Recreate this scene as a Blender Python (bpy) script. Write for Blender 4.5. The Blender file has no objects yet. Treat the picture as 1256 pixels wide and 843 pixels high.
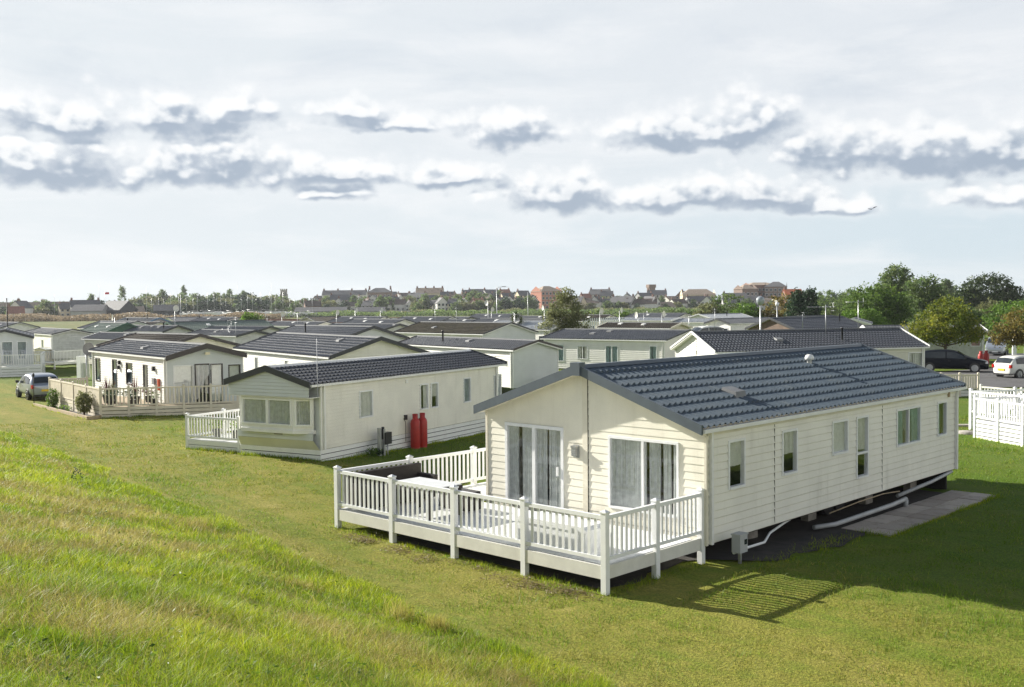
import bpy, bmesh, math, random
import numpy as np
from math import sin, cos, pi, radians, atan2, hypot
from mathutils import Vector, Matrix
random.seed(7); RNG = np.random.default_rng(11)
SC = bpy.context.scene; COL = SC.collection
# ------------------------------------------------------------------ camera constants
CH, CP, CR, CF = 5.1183, .0377, .0098, 1280.67
def G(px, py, z=0.0):
    """world x, y of the point of height z seen at photo pixel px, py"""
    a = px - 628; b = 421.5 - py
    a, b = a*cos(CR) + b*sin(CR), -a*sin(CR) + b*cos(CR)
    d = (a, CF*cos(CP) + b*sin(CP), -CF*sin(CP) + b*cos(CP))
    t = (z - CH)/d[2]
    return d[0]*t, d[1]*t
def AT(px, dist, py=None):
    """world x, y at depth dist on the column px; with py also the height there"""
    yy = 372.0 - (px-628)*.0098
    x = (px - 628 - (0 if py is None else (373-py)*.0098))/CF*dist
    if py is None: return x, dist
    return x, dist, CH + (373.2 - (px-628)*.0098 - py)/CF*dist
def PXX(x, y): return 628 + CF*x/max(y, 1)
# ------------------------------------------------------------------ ground shape
def sstep(a, b, t):
    t = np.clip((np.asarray(t, float)-a)/(b-a), 0, 1); return t*t*(3-2*t)
def bank_s(x, y): return -(.794*(np.asarray(x)-.96) + .61*(np.asarray(y)-13.84))
def hgt(x, y):
    x = np.asarray(x, float); y = np.asarray(y, float)
    s = bank_s(x, y)
    w = .45
    sp = w*np.log1p(np.exp(np.clip((s-.35)/w, -30, 30)))
    sp = np.where(sp > 9, 9 + (sp-9)*.25, sp)
    z = .345*sp*(1 + .05*np.sin(x*.9+y*.4))
    z = z + .22*sstep(-1.5, -7.5, x)*sstep(75, 30, y)*sstep(-14, -6, s)*sstep(4, 0, s)
    z = z + .03*np.sin(x*.35+1)*np.sin(y*.28)*sstep(5, 15, y)*sstep(26, 30, y)
    # a shallow hollow under and beside the lodge
    du_ = (x-3.7814)*.7192 - (y-20.3689)*.6948; dv_ = (x-3.7814)*.6948 + (y-20.3689)*.7192
    z = z - .20*sstep(-.5, 4.5, dv_)*sstep(17, 13.5, dv_)*sstep(-7.5, -6, du_)*sstep(6.5, 3, du_)
    # the town stands on a low rise
    z = z + (3.4 + 1.5*np.sin(x/140.0) + 1.2*np.sin(x/53.0+2))*sstep(520, 760, y)*sstep(-420, -60, x)
    z = z + 2.5*sstep(520, 760, y)
    return z
def H1(x, y): return float(hgt(x, y))
# ------------------------------------------------------------------ materials
MATS = {}
def nt(m):
    m.use_nodes = True; t = m.node_tree; t.nodes.clear(); return t
class N:
    """tiny wrapper that makes node trees short to write"""
    def __init__(s, tree): s.t = tree
    def n(s, typ, **kw):
        d = s.t.nodes.new(typ)
        for k, v in kw.items():
            if k.startswith('i_'):
                key = k[2:]; key = int(key) if key.isdigit() else key.replace('_', ' ')
                if isinstance(v, bpy.types.NodeSocket): s.t.links.new(v, d.inputs[key])
                else: d.inputs[key].default_value = v
            else: setattr(d, k, v)
        return d
    def m(s, op, a, b=0.0, c=0.0, clamp=False):
        d = s.t.nodes.new('ShaderNodeMath'); d.operation = op; d.use_clamp = clamp
        for i, v in enumerate((a, b, c)):
            if isinstance(v, bpy.types.NodeSocket): s.t.links.new(v, d.inputs[i])
            else: d.inputs[i].default_value = v
        return d.outputs[0]
    def v(s, op, a, b=(0, 0, 0), out=0):
        d = s.t.nodes.new('ShaderNodeVectorMath'); d.operation = op
        for i, q in enumerate((a, b)):
            if isinstance(q, bpy.types.NodeSocket): s.t.links.new(q, d.inputs[i])
            else: d.inputs[i].default_value = q
        return d.outputs[out]
    def mix(s, f, a, b):
        d = s.t.nodes.new('ShaderNodeMix'); d.data_type = 'RGBA'
        for i, q in ((0, f), (6, a), (7, b)):
            if isinstance(q, bpy.types.NodeSocket): s.t.links.new(q, d.inputs[i])
            elif i == 0: d.inputs[0].default_value = q
            else: d.inputs[i].default_value = (*q[:3], 1)
        return d.outputs[2]
    def mr(s, x, a, b, c=0.0, e=1.0, smooth=True):
        d = s.t.nodes.new('ShaderNodeMapRange'); d.interpolation_type = 'SMOOTHSTEP' if smooth else 'LINEAR'
        s.t.links.new(x, d.inputs[0])
        for i, q in enumerate((a, b, c, e)): d.inputs[i+1].default_value = q
        return d.outputs[0]
    def noise(s, vec, scale, detail=3, rough=.55, dist=0.0):
        d = s.n('ShaderNodeTexNoise', i_Scale=scale, i_Detail=detail, i_Roughness=rough, i_Distortion=dist)
        s.t.links.new(vec, d.inputs['Vector']); return d.outputs[0]
def mat(name, col, rough=.6, metal=0.0, var=.10, scale=3.0, bump=0.0, bscale=60.0, spec=.5, clad=0.0, dirt=None, coat=0.0, trans=0.0, streak=False):
    """plain painted / wooden / metal surface with noise in its colour and an optional fine bump or board courses"""
    if name in MATS: return MATS[name]
    m = bpy.data.materials.new(name); t = nt(m); k = N(t); MATS[name] = m
    out = k.n('ShaderNodeOutputMaterial')
    p = k.n('ShaderNodeBsdfPrincipled', i_Roughness=rough, i_Metallic=metal)
    p.inputs['Specular IOR Level'].default_value = spec
    if coat: p.inputs['Coat Weight'].default_value = coat; p.inputs['Coat Roughness'].default_value = .05
    pos = k.n('ShaderNodeTexCoord').outputs['Object']
    f = k.noise(pos, scale, 4, .6)
    lo = tuple(c*(1-var) for c in col); hi = tuple(min(1, c*(1+var)) for c in col)
    c = k.mix(k.mr(f, .3, .7), lo, hi)
    if dirt:                                        # (colour, amount): blotchy grime with a shape of its own
        f2 = k.noise(k.v('MULTIPLY', pos, (3.2, 3.2, .35)), scale*.9, 5, .65) if streak else k.noise(pos, scale*.35, 6, .7)
        c = k.mix(k.mr(f2, .5, .8, 0, dirt[1]), c, dirt[0])
    h = None
    if clad:                                        # board courses on far walls: the shadow gap is real relief
        z = k.n('ShaderNodeSeparateXYZ'); t.links.new(pos, z.inputs[0])
        fr = k.m('FRACT', k.m('DIVIDE', z.outputs[2], clad))
        h = k.m('SUBTRACT', 1.0, fr)
        b = k.n('ShaderNodeBump', i_Strength=.8, i_Distance=.02, i_Height=h); t.links.new(b.outputs[0], p.inputs['Normal'])
    elif bump:
        b = k.n('ShaderNodeBump', i_Strength=bump, i_Distance=.01, i_Height=k.noise(pos, bscale, 4, .6))
        t.links.new(b.outputs[0], p.inputs['Normal'])
    t.links.new(c, p.inputs['Base Color'])
    sh = p.outputs[0]
    if trans:
        tr = k.n('ShaderNodeBsdfTranslucent'); t.links.new(c, tr.inputs[0])
        mx = k.n('ShaderNodeMixShader', i_0=trans); t.links.new(sh, mx.inputs[1]); t.links.new(tr.outputs[0], mx.inputs[2]); sh = mx.outputs[0]
    t.links.new(sh, out.inputs[0])
    return m
def glass_mat():
    if 'glass' in MATS: return MATS['glass']
    m = bpy.data.materials.new('glass'); t = nt(m); k = N(t); MATS['glass'] = m
    out = k.n('ShaderNodeOutputMaterial')
    tr = k.n('ShaderNodeBsdfTransparent', i_0=(.96, .98, .98, 1)); gl = k.n('ShaderNodeBsdfGlossy', i_0=(.95, .97, 1, 1), i_Roughness=.01)
    gg = k.n('ShaderNodeNewGeometry'); fc = k.m('ABSOLUTE', k.v('DOT_PRODUCT', gg.outputs['Normal'], gg.outputs['Incoming'], 1)); fr = k.m('MULTIPLY_ADD', k.m('POWER', k.m('SUBTRACT', 1.0, fc, clamp=True), 4.0), .85, .085)
    nz = k.noise(k.n('ShaderNodeTexCoord').outputs['Object'], 1.1, 2)
    b = k.n('ShaderNodeBump', i_Strength=.06, i_Distance=.05, i_Height=nz); t.links.new(b.outputs[0], gl.inputs['Normal'])
    mx = k.n('ShaderNodeMixShader'); t.links.new(fr, mx.inputs[0]); t.links.new(tr.outputs[0], mx.inputs[1]); t.links.new(gl.outputs[0], mx.inputs[2])
    t.links.new(mx.outputs[0], out.inputs[0]); return m
def leaf_mat(name, c1, c2, c3, trans=.35, rough=.55):
    """foliage: three tones picked per leaf, part of the light passes through the blade"""
    if name in MATS: return MATS[name]
    m = bpy.data.materials.new(name); t = nt(m); k = N(t); MATS[name] = m
    out = k.n('ShaderNodeOutputMaterial'); g = k.n('ShaderNodeNewGeometry')
    r = g.outputs['Random Per Island']
    big = k.noise(g.outputs['Position'], .55, 3, .6)
    f = k.m('ADD', k.m('MULTIPLY', r, .6), k.m('MULTIPLY', k.mr(big, .3, .7), .4))
    c = k.mix(k.mr(f, .15, .6), c1, c2); c = k.mix(k.mr(f, .62, .95), c, c3)
    p = k.n('ShaderNodeBsdfPrincipled', i_Roughness=rough); p.inputs['Specular IOR Level'].default_value = .3
    t.links.new(c, p.inputs['Base Color'])
    tr = k.n('ShaderNodeBsdfTranslucent'); t.links.new(c, tr.inputs[0])
    mx = k.n('ShaderNodeMixShader', i_0=trans); t.links.new(p.outputs[0], mx.inputs[1]); t.links.new(tr.outputs[0], mx.inputs[2])
    t.links.new(mx.outputs[0], out.inputs[0]); return m
# ------------------------------------------------------------------ mesh builder
class MB:
    def __init__(s): s.v = []; s.f = []; s.s = []
    def add(s, vs, fs, smooth=False):
        o = len(s.v); s.v += [tuple(q) for q in vs]
        s.f += [tuple(i+o for i in f) for f in fs]; s.s += [smooth]*len(fs); return s
    def quad(s, a, b, c, d): return s.add((a, b, c, d), ((0, 1, 2, 3),))
    def hexa(s, P):                     # 8 corners: 4 bottom ring, 4 top ring
        return s.add(P, ((3, 2, 1, 0), (4, 5, 6, 7), (0, 1, 5, 4), (1, 2, 6, 5), (2, 3, 7, 6), (3, 0, 4, 7)))
    def box(s, x0, x1, y0, y1, z0, z1):
        return s.hexa([(x0, y0, z0), (x1, y0, z0), (x1, y1, z0), (x0, y1, z0), (x0, y0, z1), (x1, y0, z1), (x1, y1, z1), (x0, y1, z1)])
    def beam(s, p, q, w, h, up=(0, 0, 1)):          # box section bar from p to q
        p = Vector(p); q = Vector(q); d = (q-p).normalized(); u = Vector(up)
        a = d.cross(u).normalized()*w/2; b = a.cross(d).normalized()*h/2
        return s.hexa([p-a-b, p+a-b, q+a-b, q-a-b, p-a+b, p+a+b, q+a+b, q-a+b])
    def tube(s, pts, r, n=8, caps=True):
        pts = [Vector(p) for p in pts]; R = r if isinstance(r, (list, tuple)) else [r]*len(pts)
        vs = []; fs = []
        ref = Vector((0, 0, 1))
        for i, p in enumerate(pts):
            d = (pts[min(i+1, len(pts)-1)]-pts[max(i-1, 0)]).normalized()
            if abs(d.dot(ref)) > .95: ref2 = Vector((1, 0, 0))
            else: ref2 = ref
            a = d.cross(ref2).normalized(); b = d.cross(a)
            for j in range(n): vs.append(p + (a*cos(2*pi*j/n) + b*sin(2*pi*j/n))*R[i])
        for i in range(len(pts)-1):
            for j in range(n): fs.append((i*n+j, i*n+(j+1) % n, (i+1)*n+(j+1) % n, (i+1)*n+j))
        s.add(vs, fs, True)
        if caps:
            o = len(s.v)-len(vs)
            s.f += [tuple(o+j for j in range(n))[::-1], tuple(o+(len(pts)-1)*n+j for j in range(n))]; s.s += [False, False]
        return s
    def lathe(s, prof, c=(0, 0, 0), n=16):          # prof: (radius, z)
        vs = []; fs = []
        for r, z in prof:
            for j in range(n): vs.append((c[0]+r*cos(2*pi*j/n), c[1]+r*sin(2*pi*j/n), c[2]+z))
        for i in range(len(prof)-1):
            for j in range(n): fs.append((i*n+j, i*n+(j+1) % n, (i+1)*n+(j+1) % n, (i+1)*n+j))
        return s.add(vs, fs, True)
    def prism(s, poly, y0, y1):                     # poly of (x, z) extruded along y
        n = len(poly); vs = [(x, y0, z) for x, z in poly] + [(x, y1, z) for x, z in poly]
        fs = [tuple(range(n)), tuple(range(n, 2*n))[::-1]] + [(i, i+n, (i+1) % n+n, (i+1) % n) for i in range(n)]
        return s.add(vs, fs)
    def np(s, V, F, smooth=False):
        o = len(s.v); s.v += [tuple(q) for q in np.asarray(V).tolist()]; F = (np.asarray(F)+o).tolist()
        s.f += [tuple(q) for q in F]; s.s += [smooth]*len(F); return s
    def mesh(s, name, m):
        me = bpy.data.meshes.new(name); me.from_pydata(s.v, [], s.f)
        if any(s.s): me.polygons.foreach_set('use_smooth', s.s)
        if m: me.materials.append(m)
        me.update(); return me
    def obj(s, name, m, parent=None, label=None):
        o = bpy.data.objects.new(name, s.mesh(name, m)); COL.objects.link(o)
        if parent: o.parent = parent
        if label: o['label'] = label
        return o
def np_obj(name, V, F, m, parent=None):
    """one mesh from numpy arrays of triangles or quads, for the large ones"""
    V = np.ascontiguousarray(V, dtype=np.float32); F = np.ascontiguousarray(F, dtype=np.int32)
    me = bpy.data.meshes.new(name); k = F.shape[1]
    me.vertices.add(len(V)); me.vertices.foreach_set('co', V.ravel())
    me.loops.add(F.size); me.loops.foreach_set('vertex_index', F.ravel())
    me.polygons.add(len(F)); me.polygons.foreach_set('loop_start', np.arange(0, F.size, k, dtype=np.int32))
    me.update(calc_edges=True)
    if m: me.materials.append(m)
    o = bpy.data.objects.new(name, me); COL.objects.link(o)
    if parent: o.parent = parent
    return o
def tag(o, label=None, cat=None, group=None, kind=None):
    if label: o['label'] = label
    if cat: o['category'] = cat
    if group: o['group'] = group
    if kind: o['kind'] = kind
    return o
def thing(name, label, cat, loc=(0, 0, 0), rz=0.0, group=None):
    o = bpy.data.objects.new(name, None); COL.objects.link(o); o.empty_display_size = .2
    o.location = loc; o.rotation_euler = (0, 0, rz); return tag(o, label, cat, group)
def kids(o): return [c for c in bpy.data.objects if c.parent == o]
def dup(o, loc, rz=0.0, sc=1.0, label=None, group=None):
    """copy of a thing, its parts and their sub-parts"""
    def cp(a, par):
        c = a.copy(); COL.objects.link(c)
        if par: c.parent = par
        for ch in KID.get(a.name, []): cp(ch, c)
        return c
    KID = {}
    for a in o.children_recursive:
        KID.setdefault(a.parent.name, []).append(a)
    c = cp(o, None); c.location = loc; c.rotation_euler = (0, 0, rz)
    c.scale = (sc, sc, sc) if not isinstance(sc, tuple) else sc
    return tag(c, label, None, group)
def structure(o, label=None): o['kind'] = 'structure'; return o
# ------------------------------------------------------------------ palette
cream = mat('cream_cladding', (.77, .74, .625), .55, var=.05, scale=1.2, dirt=((.50, .46, .36), .35), streak=True)
cream2 = mat('grey_cream_cladding', (.76, .745, .66), .55, var=.05, scale=1.2, dirt=((.46, .44, .36), .4), streak=True)
white_clad = mat('white_cladding', (.76, .75, .70), .55, var=.05, scale=1.0, dirt=((.5, .48, .42), .25))
bluegrey_and_shade_clad = mat('pale_blue_grey_and_shade_cladding', (.58, .61, .60), .55, var=.05, scale=1.0, dirt=((.36, .38, .36), .25))  # also on gables turned from the sun, with their shade in the colour
sage_clad = mat('sage_cladding', (.60, .60, .50), .6, var=.06, scale=1.0)
far_cream = mat('far_cream_cladding', (.66, .62, .50), .6, clad=.2, dirt=((.45, .42, .36), .35))
far_white = mat('far_white_cladding', (.78, .77, .73), .6, clad=.2, dirt=((.5, .48, .42), .3))
far_grey = mat('far_grey_cladding', (.54, .55, .53), .6, clad=.2, dirt=((.32, .33, .31), .3))
far_green = mat('far_green_cladding', (.08, .16, .11), .6, clad=.2)
upvc = mat('white_upvc', (.78, .79, .79), .38, var=.03, scale=4, dirt=((.54, .54, .48), .35))
upvc_old = mat('aged_white_upvc', (.66, .65, .60), .5, var=.06, scale=3, dirt=((.40, .38, .33), .4))
taupe = mat('taupe_painted_board', (.66, .60, .49), .6, var=.07, scale=3, dirt=((.33, .30, .25), .4))
slate = mat('slate_blue_roof_paint', (.074, .100, .126), .52, var=.10, scale=6, bump=.25, bscale=180, dirt=((.17, .18, .17), .55), spec=.5)
slate2 = mat('charcoal_roof_paint', (.050, .056, .068), .45, var=.14, scale=5, bump=.25, bscale=160, dirt=((.10, .10, .10), .35))
greyroof = mat('grey_roof_paint', (.155, .160, .170), .45, var=.14, scale=4, bump=.2, bscale=150, dirt=((.17, .165, .15), .4))
brownroof = mat('brown_weathered_roof', (.075, .062, .048), .7, var=.25, scale=3, dirt=((.13, .12, .06), .5))
mossroof = mat('mossy_brown_roof', (.10, .088, .062), .8, var=.25, scale=2.5, dirt=((.14, .13, .05), .6))
greenroof = mat('green_roof_paint', (.16, .20, .17), .5, var=.12, scale=3, dirt=((.22, .24, .2), .4))
tealroof = mat('teal_roof_paint', (.03, .20, .13), .5, var=.12, scale=3)
dark_trim = mat('dark_trim', (.035, .038, .045), .45, var=.1)
brown_trim = mat('brown_trim', (.045, .036, .036), .5, var=.1)
slate_trim = mat('slate_trim', (.085, .105, .125), .4, var=.08)
white_trim = mat('white_trim', (.76, .76, .74), .4, var=.04, dirt=((.5, .48, .42), .3))
cream_trim = mat('cream_trim', (.72, .68, .56), .5, var=.05, dirt=((.42, .36, .25), .45), scale=2)
black = mat('black_metal', (.012, .012, .013), .6)
blackplastic = mat('black_plastic', (.02, .02, .022), .4)
under = mat('underside_boards', (.02, .019, .017), .9)
steel = mat('galvanised_steel', (.42, .43, .44), .4, .8, var=.12)
concrete = mat('concrete', (.30, .28, .25), .9, var=.2, scale=5, bump=.4, bscale=70, dirt=((.17, .16, .14), .6))
timber = mat('pale_timber', (.36, .28, .18), .8, var=.2, scale=9)
def slab_mat():
    m = bpy.data.materials.new('paving_slab'); t = nt(m); k = N(t); MATS['paving_slab'] = m
    o = k.n('ShaderNodeOutputMaterial'); p = k.n('ShaderNodeBsdfPrincipled', i_Roughness=.9); g = k.n('ShaderNodeNewGeometry'); pos = k.n('ShaderNodeTexCoord').outputs['Object']
    c = k.mix(g.outputs['Random Per Island'], (.30, .26, .225), (.46, .41, .36)); c = k.mix(k.mr(k.noise(pos, 3.5, 6, .7), .48, .75, 0, .75), c, (.17, .155, .12)); t.links.new(c, p.inputs[0])
    b = k.n('ShaderNodeBump', i_Strength=.5, i_Distance=.01, i_Height=k.noise(pos, 70, 4)); t.links.new(b.outputs[0], p.inputs['Normal']); t.links.new(p.outputs[0], o.inputs[0]); return m
paver = slab_mat()
tarmac = mat('tarmac', (.085, .084, .086), .9, var=.18, scale=.6, bump=.5, bscale=40, dirt=((.12, .115, .11), .5))
redpaint = mat('red_gas_bottle_paint', (.36, .022, .018), .5, var=.12, scale=5, dirt=((.20, .03, .02), .4))
curtain = mat('grey_curtain', (.68, .70, .68), .9, var=.12, scale=8, trans=.3)
curtain_w = mat('white_curtain', (.86, .85, .82), .9, var=.06, scale=8, trans=.3)
curtain_t = mat('teal_curtain', (.34, .47, .46), .9, var=.1, scale=8, trans=.25)
voile = mat('blue_grey_voile', (.48, .54, .62), .9, var=.1, scale=8, trans=.4)
room = mat('room_interior', (.16, .14, .12), .9)
rattan = mat('dark_rattan', (.028, .022, .02), .7, var=.25, scale=60, bump=.6, bscale=120)
cushion = mat('dark_cushion', (.05, .048, .05), .95, var=.1)
tabletop = mat('pale_table_top', (.62, .63, .63), .2, var=.05)
brickm = mat('red_brick', (.21, .125, .098), .85, var=.2, scale=2, dirt=((.2, .1, .07), .4))
brick2 = mat('brown_brick', (.17, .12, .095), .85, var=.2, scale=2)
stone = mat('church_stone', (.27, .26, .22), .9, var=.2, scale=.8, dirt=((.17, .17, .14), .5))
render_w = mat('white_render', (.66, .65, .60), .8, var=.08, scale=.5)
render_c = mat('cream_render', (.56, .48, .34), .8, var=.08, scale=.5)
render_g = mat('grey_render', (.36, .36, .35), .8, var=.08, scale=.5)
tile_red = mat('red_roof_tiles', (.24, .10, .065), .8, var=.25, scale=1.5)
tile_brown = mat('brown_roof_tiles', (.095, .072, .060), .85, var=.25, scale=1.5)
tile_grey = mat('grey_slates', (.10, .10, .105), .7, var=.2, scale=1.5)
tile_tan = mat('tan_roof_tiles', (.32, .25, .19), .85, var=.2, scale=1.5)
winglass = mat('far_window', (.025, .032, .038), .08, spec=.5)
bark = mat('bark', (.10, .078, .058), .95, var=.3, scale=6, bump=.6, bscale=30)
L_green = leaf_mat('leaf_green', (.065, .125, .022), (.120, .200, .034), (.20, .27, .055), .5)
L_dark = leaf_mat('leaf_dark', (.016, .042, .020), (.032, .070, .030), (.060, .105, .040), .25)
L_olive = leaf_mat('leaf_olive', (.115, .130, .050), (.185, .198, .085), (.26, .265, .13), .5)
L_autumn = leaf_mat('leaf_autumn', (.085, .130, .016), (.185, .215, .025), (.33, .32, .038), .5)
L_rust = leaf_mat('leaf_rust', (.12, .105, .028), (.20, .165, .042), (.29, .20, .055), .5)
L_bright = leaf_mat('leaf_bright', (.075, .150, .018), (.125, .225, .030), (.19, .28, .050), .5)
L_reed = leaf_mat('leaf_scrub', (.17, .135, .085), (.27, .21, .135), (.36, .285, .19), .45)
L_far = leaf_mat('leaf_far', (.075, .130, .042), (.135, .195, .060), (.22, .265, .09), .6)
L_palm = leaf_mat('leaf_palm', (.030, .055, .020), (.070, .095, .035), (.20, .20, .08), .25)
L_purple = leaf_mat('leaf_purple', (.055, .016, .022), (.105, .026, .034), (.160, .055, .055), .3)
L_weed = leaf_mat('leaf_weed', (.055, .130, .012), (.10, .21, .02), (.17, .26, .04), .4)
GLASS = glass_mat()
ridge_m = mat('ridge_capping', (.16, .165, .17), .8, spec=.15)
# ------------------------------------------------------------------ building pieces
def mp_front(x0, y): return lambda s, z, o=0.0: (x0+s, y-o, z)
def mp_back(x1, y): return lambda s, z, o=0.0: (x1-s, y+o, z)
def mp_left(x, y1): return lambda s, z, o=0.0: (x-o, y1-s, z)
def mp_right(x, y0): return lambda s, z, o=0.0: (x+o, y0+s, z)
def mp_dir(p, d):
    """wall map with foot p, running along the unit vector d (seen from outside, left to right)"""
    return lambda s, z, o=0.0: (p[0]+d[0]*s+d[1]*o, p[1]+d[1]*s-d[0]*o, z)
def mbx(mb, mp, s0, s1, z0, z1, o0, o1):
    return mb.hexa([mp(s0, z0, o1), mp(s1, z0, o1), mp(s1, z0, o0), mp(s0, z0, o0), mp(s0, z1, o1), mp(s1, z1, o1), mp(s1, z1, o0), mp(s0, z1, o0)])
def clad_wall(mp, length, z0, z1, openings=(), gable=None, row=.15, lap=.018):
    """lapped boards with real shadow gaps; gable = (eaves z, ridge z) clips the top to a triangle"""
    mb = MB(); top = gable[1] if gable else z1
    cuts = set()
    z = z0
    while z < top-1e-4: cuts.add(round(z, 5)); z += row
    cuts.add(round(top, 5))
    rows = sorted(cuts); gr = .018 if lap > .012 else .0
    if gr: cuts |= {round(r_+gr, 5) for r_ in rows if r_+gr < top}
    for (a, b, c, d) in openings: cuts.add(round(c, 5)); cuts.add(round(d, 5))
    if gable: cuts.add(round(gable[0], 5))
    cuts = sorted(q for q in cuts if z0-1e-6 <= q <= top+1e-6)
    def rng(zz):
        if not gable or zz <= gable[0]: return 0.0, length
        f = (zz-gable[0])/(gable[1]-gable[0])*length/2
        return f, length-f
    for za, zb in zip(cuts, cuts[1:]):
        if zb-za < 1e-4: continue
        zm = (za+zb)/2
        base = max(r for r in rows if r <= za+1e-6)
        oa = lap*(1-(za-base)/row); ob = lap*(1-(zb-base)/row); ing = gr and zm < base+gr-1e-6
        if ing: oa = ob = -.012
        seg = [(0.0, length)]
        for (a, b, c, d) in openings:
            if c-1e-5 <= zm <= d+1e-5:
                ns = []
                for (p, q) in seg:
                    if b <= p or a >= q: ns.append((p, q)); continue
                    if a > p: ns.append((p, a))
                    if b < q: ns.append((b, q))
                seg = ns
        la, ra = rng(za); lb, rb = rng(zb)
        for (p, q) in seg:
            p0, q0, p1, q1 = max(p, la), min(q, ra), max(p, lb), min(q, rb)
            if q0 <= p0: continue
            if q1 <= p1: p1 = q1 = (p1+q1)/2
            mb.quad(mp(p0, za, oa), mp(q0, za, oa), mp(q1, zb, ob), mp(p1, zb, ob))
            if abs(za-base) < 1e-5: mb.quad(mp(p0, za, 0), mp(q0, za, 0), mp(q0, za, oa), mp(p0, za, oa))
            if ing: ol = lap*(1-(zb-base)/row); mb.quad(mp(p1, zb, ob), mp(q1, zb, ob), mp(q1, zb, ol), mp(p1, zb, ol))
    return mb
def window(par, mp, s0, z0, w, h, panes=1, fm=None, cm=None, style='sheer', split=None, depth=.07, cwid=1.0, name='window', bar=.05, seed=0):
    """frame > pane, curtain: a real opening with a reveal, a glass sheet and cloth hanging behind it"""
    fm = fm or upvc; mb = MB(); s1, z1 = s0+w, z0+h
    o0, o1 = -depth, .03
    mbx(mb, mp, s0, s0+bar, z0, z1, o0, o1); mbx(mb, mp, s1-bar, s1, z0, z1, o0, o1)
    mbx(mb, mp, s0+bar, s1-bar, z0, z0+bar, o0, o1+.02); mbx(mb, mp, s0+bar, s1-bar, z1-bar, z1, o0, o1)
    for i in range(1, panes):
        sm = s0 + w*i/panes; mbx(mb, mp, sm-bar*.6, sm+bar*.6, z0+bar, z1-bar, o0, o1-.006)
    if split: mbx(mb, mp, s0+bar, s1-bar, z0+h*split-bar*.5, z0+h*split+bar*.5, o0, o1-.009)
    f = mb.obj(name, fm, par)
    g = MB(); g.quad(mp(s0+bar, z0+bar, -.012), mp(s1-bar, z0+bar, -.012), mp(s1-bar, z1-bar, -.012), mp(s0+bar, z1-bar, -.012))
    g.obj('pane', GLASS, f)
    if style:
        rnd = random.Random(int(s0*977+z0*131+seed)); c = MB(); cm = cm or curtain
        spans = {'sheer': [(0, 1, 0)], 'full': [(0, 1, 0)], 'sides': [(0, .32, 0), (.68, 1, 0)], 'left': [(0, .45, 0)], 'right': [(.55, 1, 0)], 'blind': [(0, 1, 1)], 'half': [(0, 1, 2)]}[style]
        for a, b, kind in spans:
            wv = (b-a)*(w-2*bar); n = max(3, int(wv/(.03 if style != 'blind' else .2)))
            zl = z0+bar*.5 if kind != 2 else z0+h*.45
            ph = rnd.random()*6; pts = []
            for i in range(n+1):
                s = s0+bar+a*(w-2*bar)+wv*(i+(rnd.uniform(-.35, .35) if 0 < i < n else 0))/n
                o = -.06 - (.0 if kind == 1 else .010*sin(i*.37+ph*2)+(.034 if i % 2 else -.034)*rnd.uniform(.3, 1))
                pts.append((s, o))
            for qi, (p, q) in enumerate(zip(pts, pts[1:])):
                if style == 'sheer' and rnd.random() < .13: continue
                c.quad(mp(p[0], zl, p[1]), mp(q[0], zl, q[1]), mp(q[0], z1-bar*.5, q[1]*.6-.03), mp(p[0], z1-bar*.5, p[1]*.6-.03))
        c.obj('curtain', cm, f)
    return f
def tile_roof(W, L, he, hr, period=.2, samp=8, rows=9, amp=.06, lip=.012):
    """both slopes of a pressed tile roof over [0,W] x [0,L]: waves along the eaves, a lip at every course"""
    mb = MB(); n = max(4, int(L/period*samp)); ys = np.linspace(0, L, n+1)
    ph = ys/period*2*np.pi
    wave = amp*(np.clip(.5+.5*np.cos(ph), 0, 1)**1.6)
    sl = hypot(W/2, hr-he); ca = (W/2)/sl; sa = (hr-he)/sl
    for side in (0, 1):
        V = []
        for r in range(rows):
            for e, lift in ((0, 0.0), (1, lip)):
                t = (r+e)/rows*sl
                for y, wv in zip(ys, wave):
                    hh = wv*(.30 if e == 0 else 1.0) + lift
                    x = t*ca + hh*sa; z = hr - t*sa + hh*ca
                    V.append((W/2 + (x if side else -x), y, z))
        F = []
        m = n+1
        for r in range(2*rows-1):
            for i in range(n): F.append((r*m+i, r*m+i+1, (r+1)*m+i+1, (r+1)*m+i))
        mb.np(V, F)
    return mb
def plain_roof(W, L, he, hr, t=.07):
    mb = MB()
    for sgn, xe in ((-1, 0), (1, W)):
        P = [(W/2, 0, hr), (xe, 0, he), (xe, L, he), (W/2, L, hr)]
        mb.hexa([(x, y, z-t) for x, y, z in P] + P)
    return mb
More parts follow.
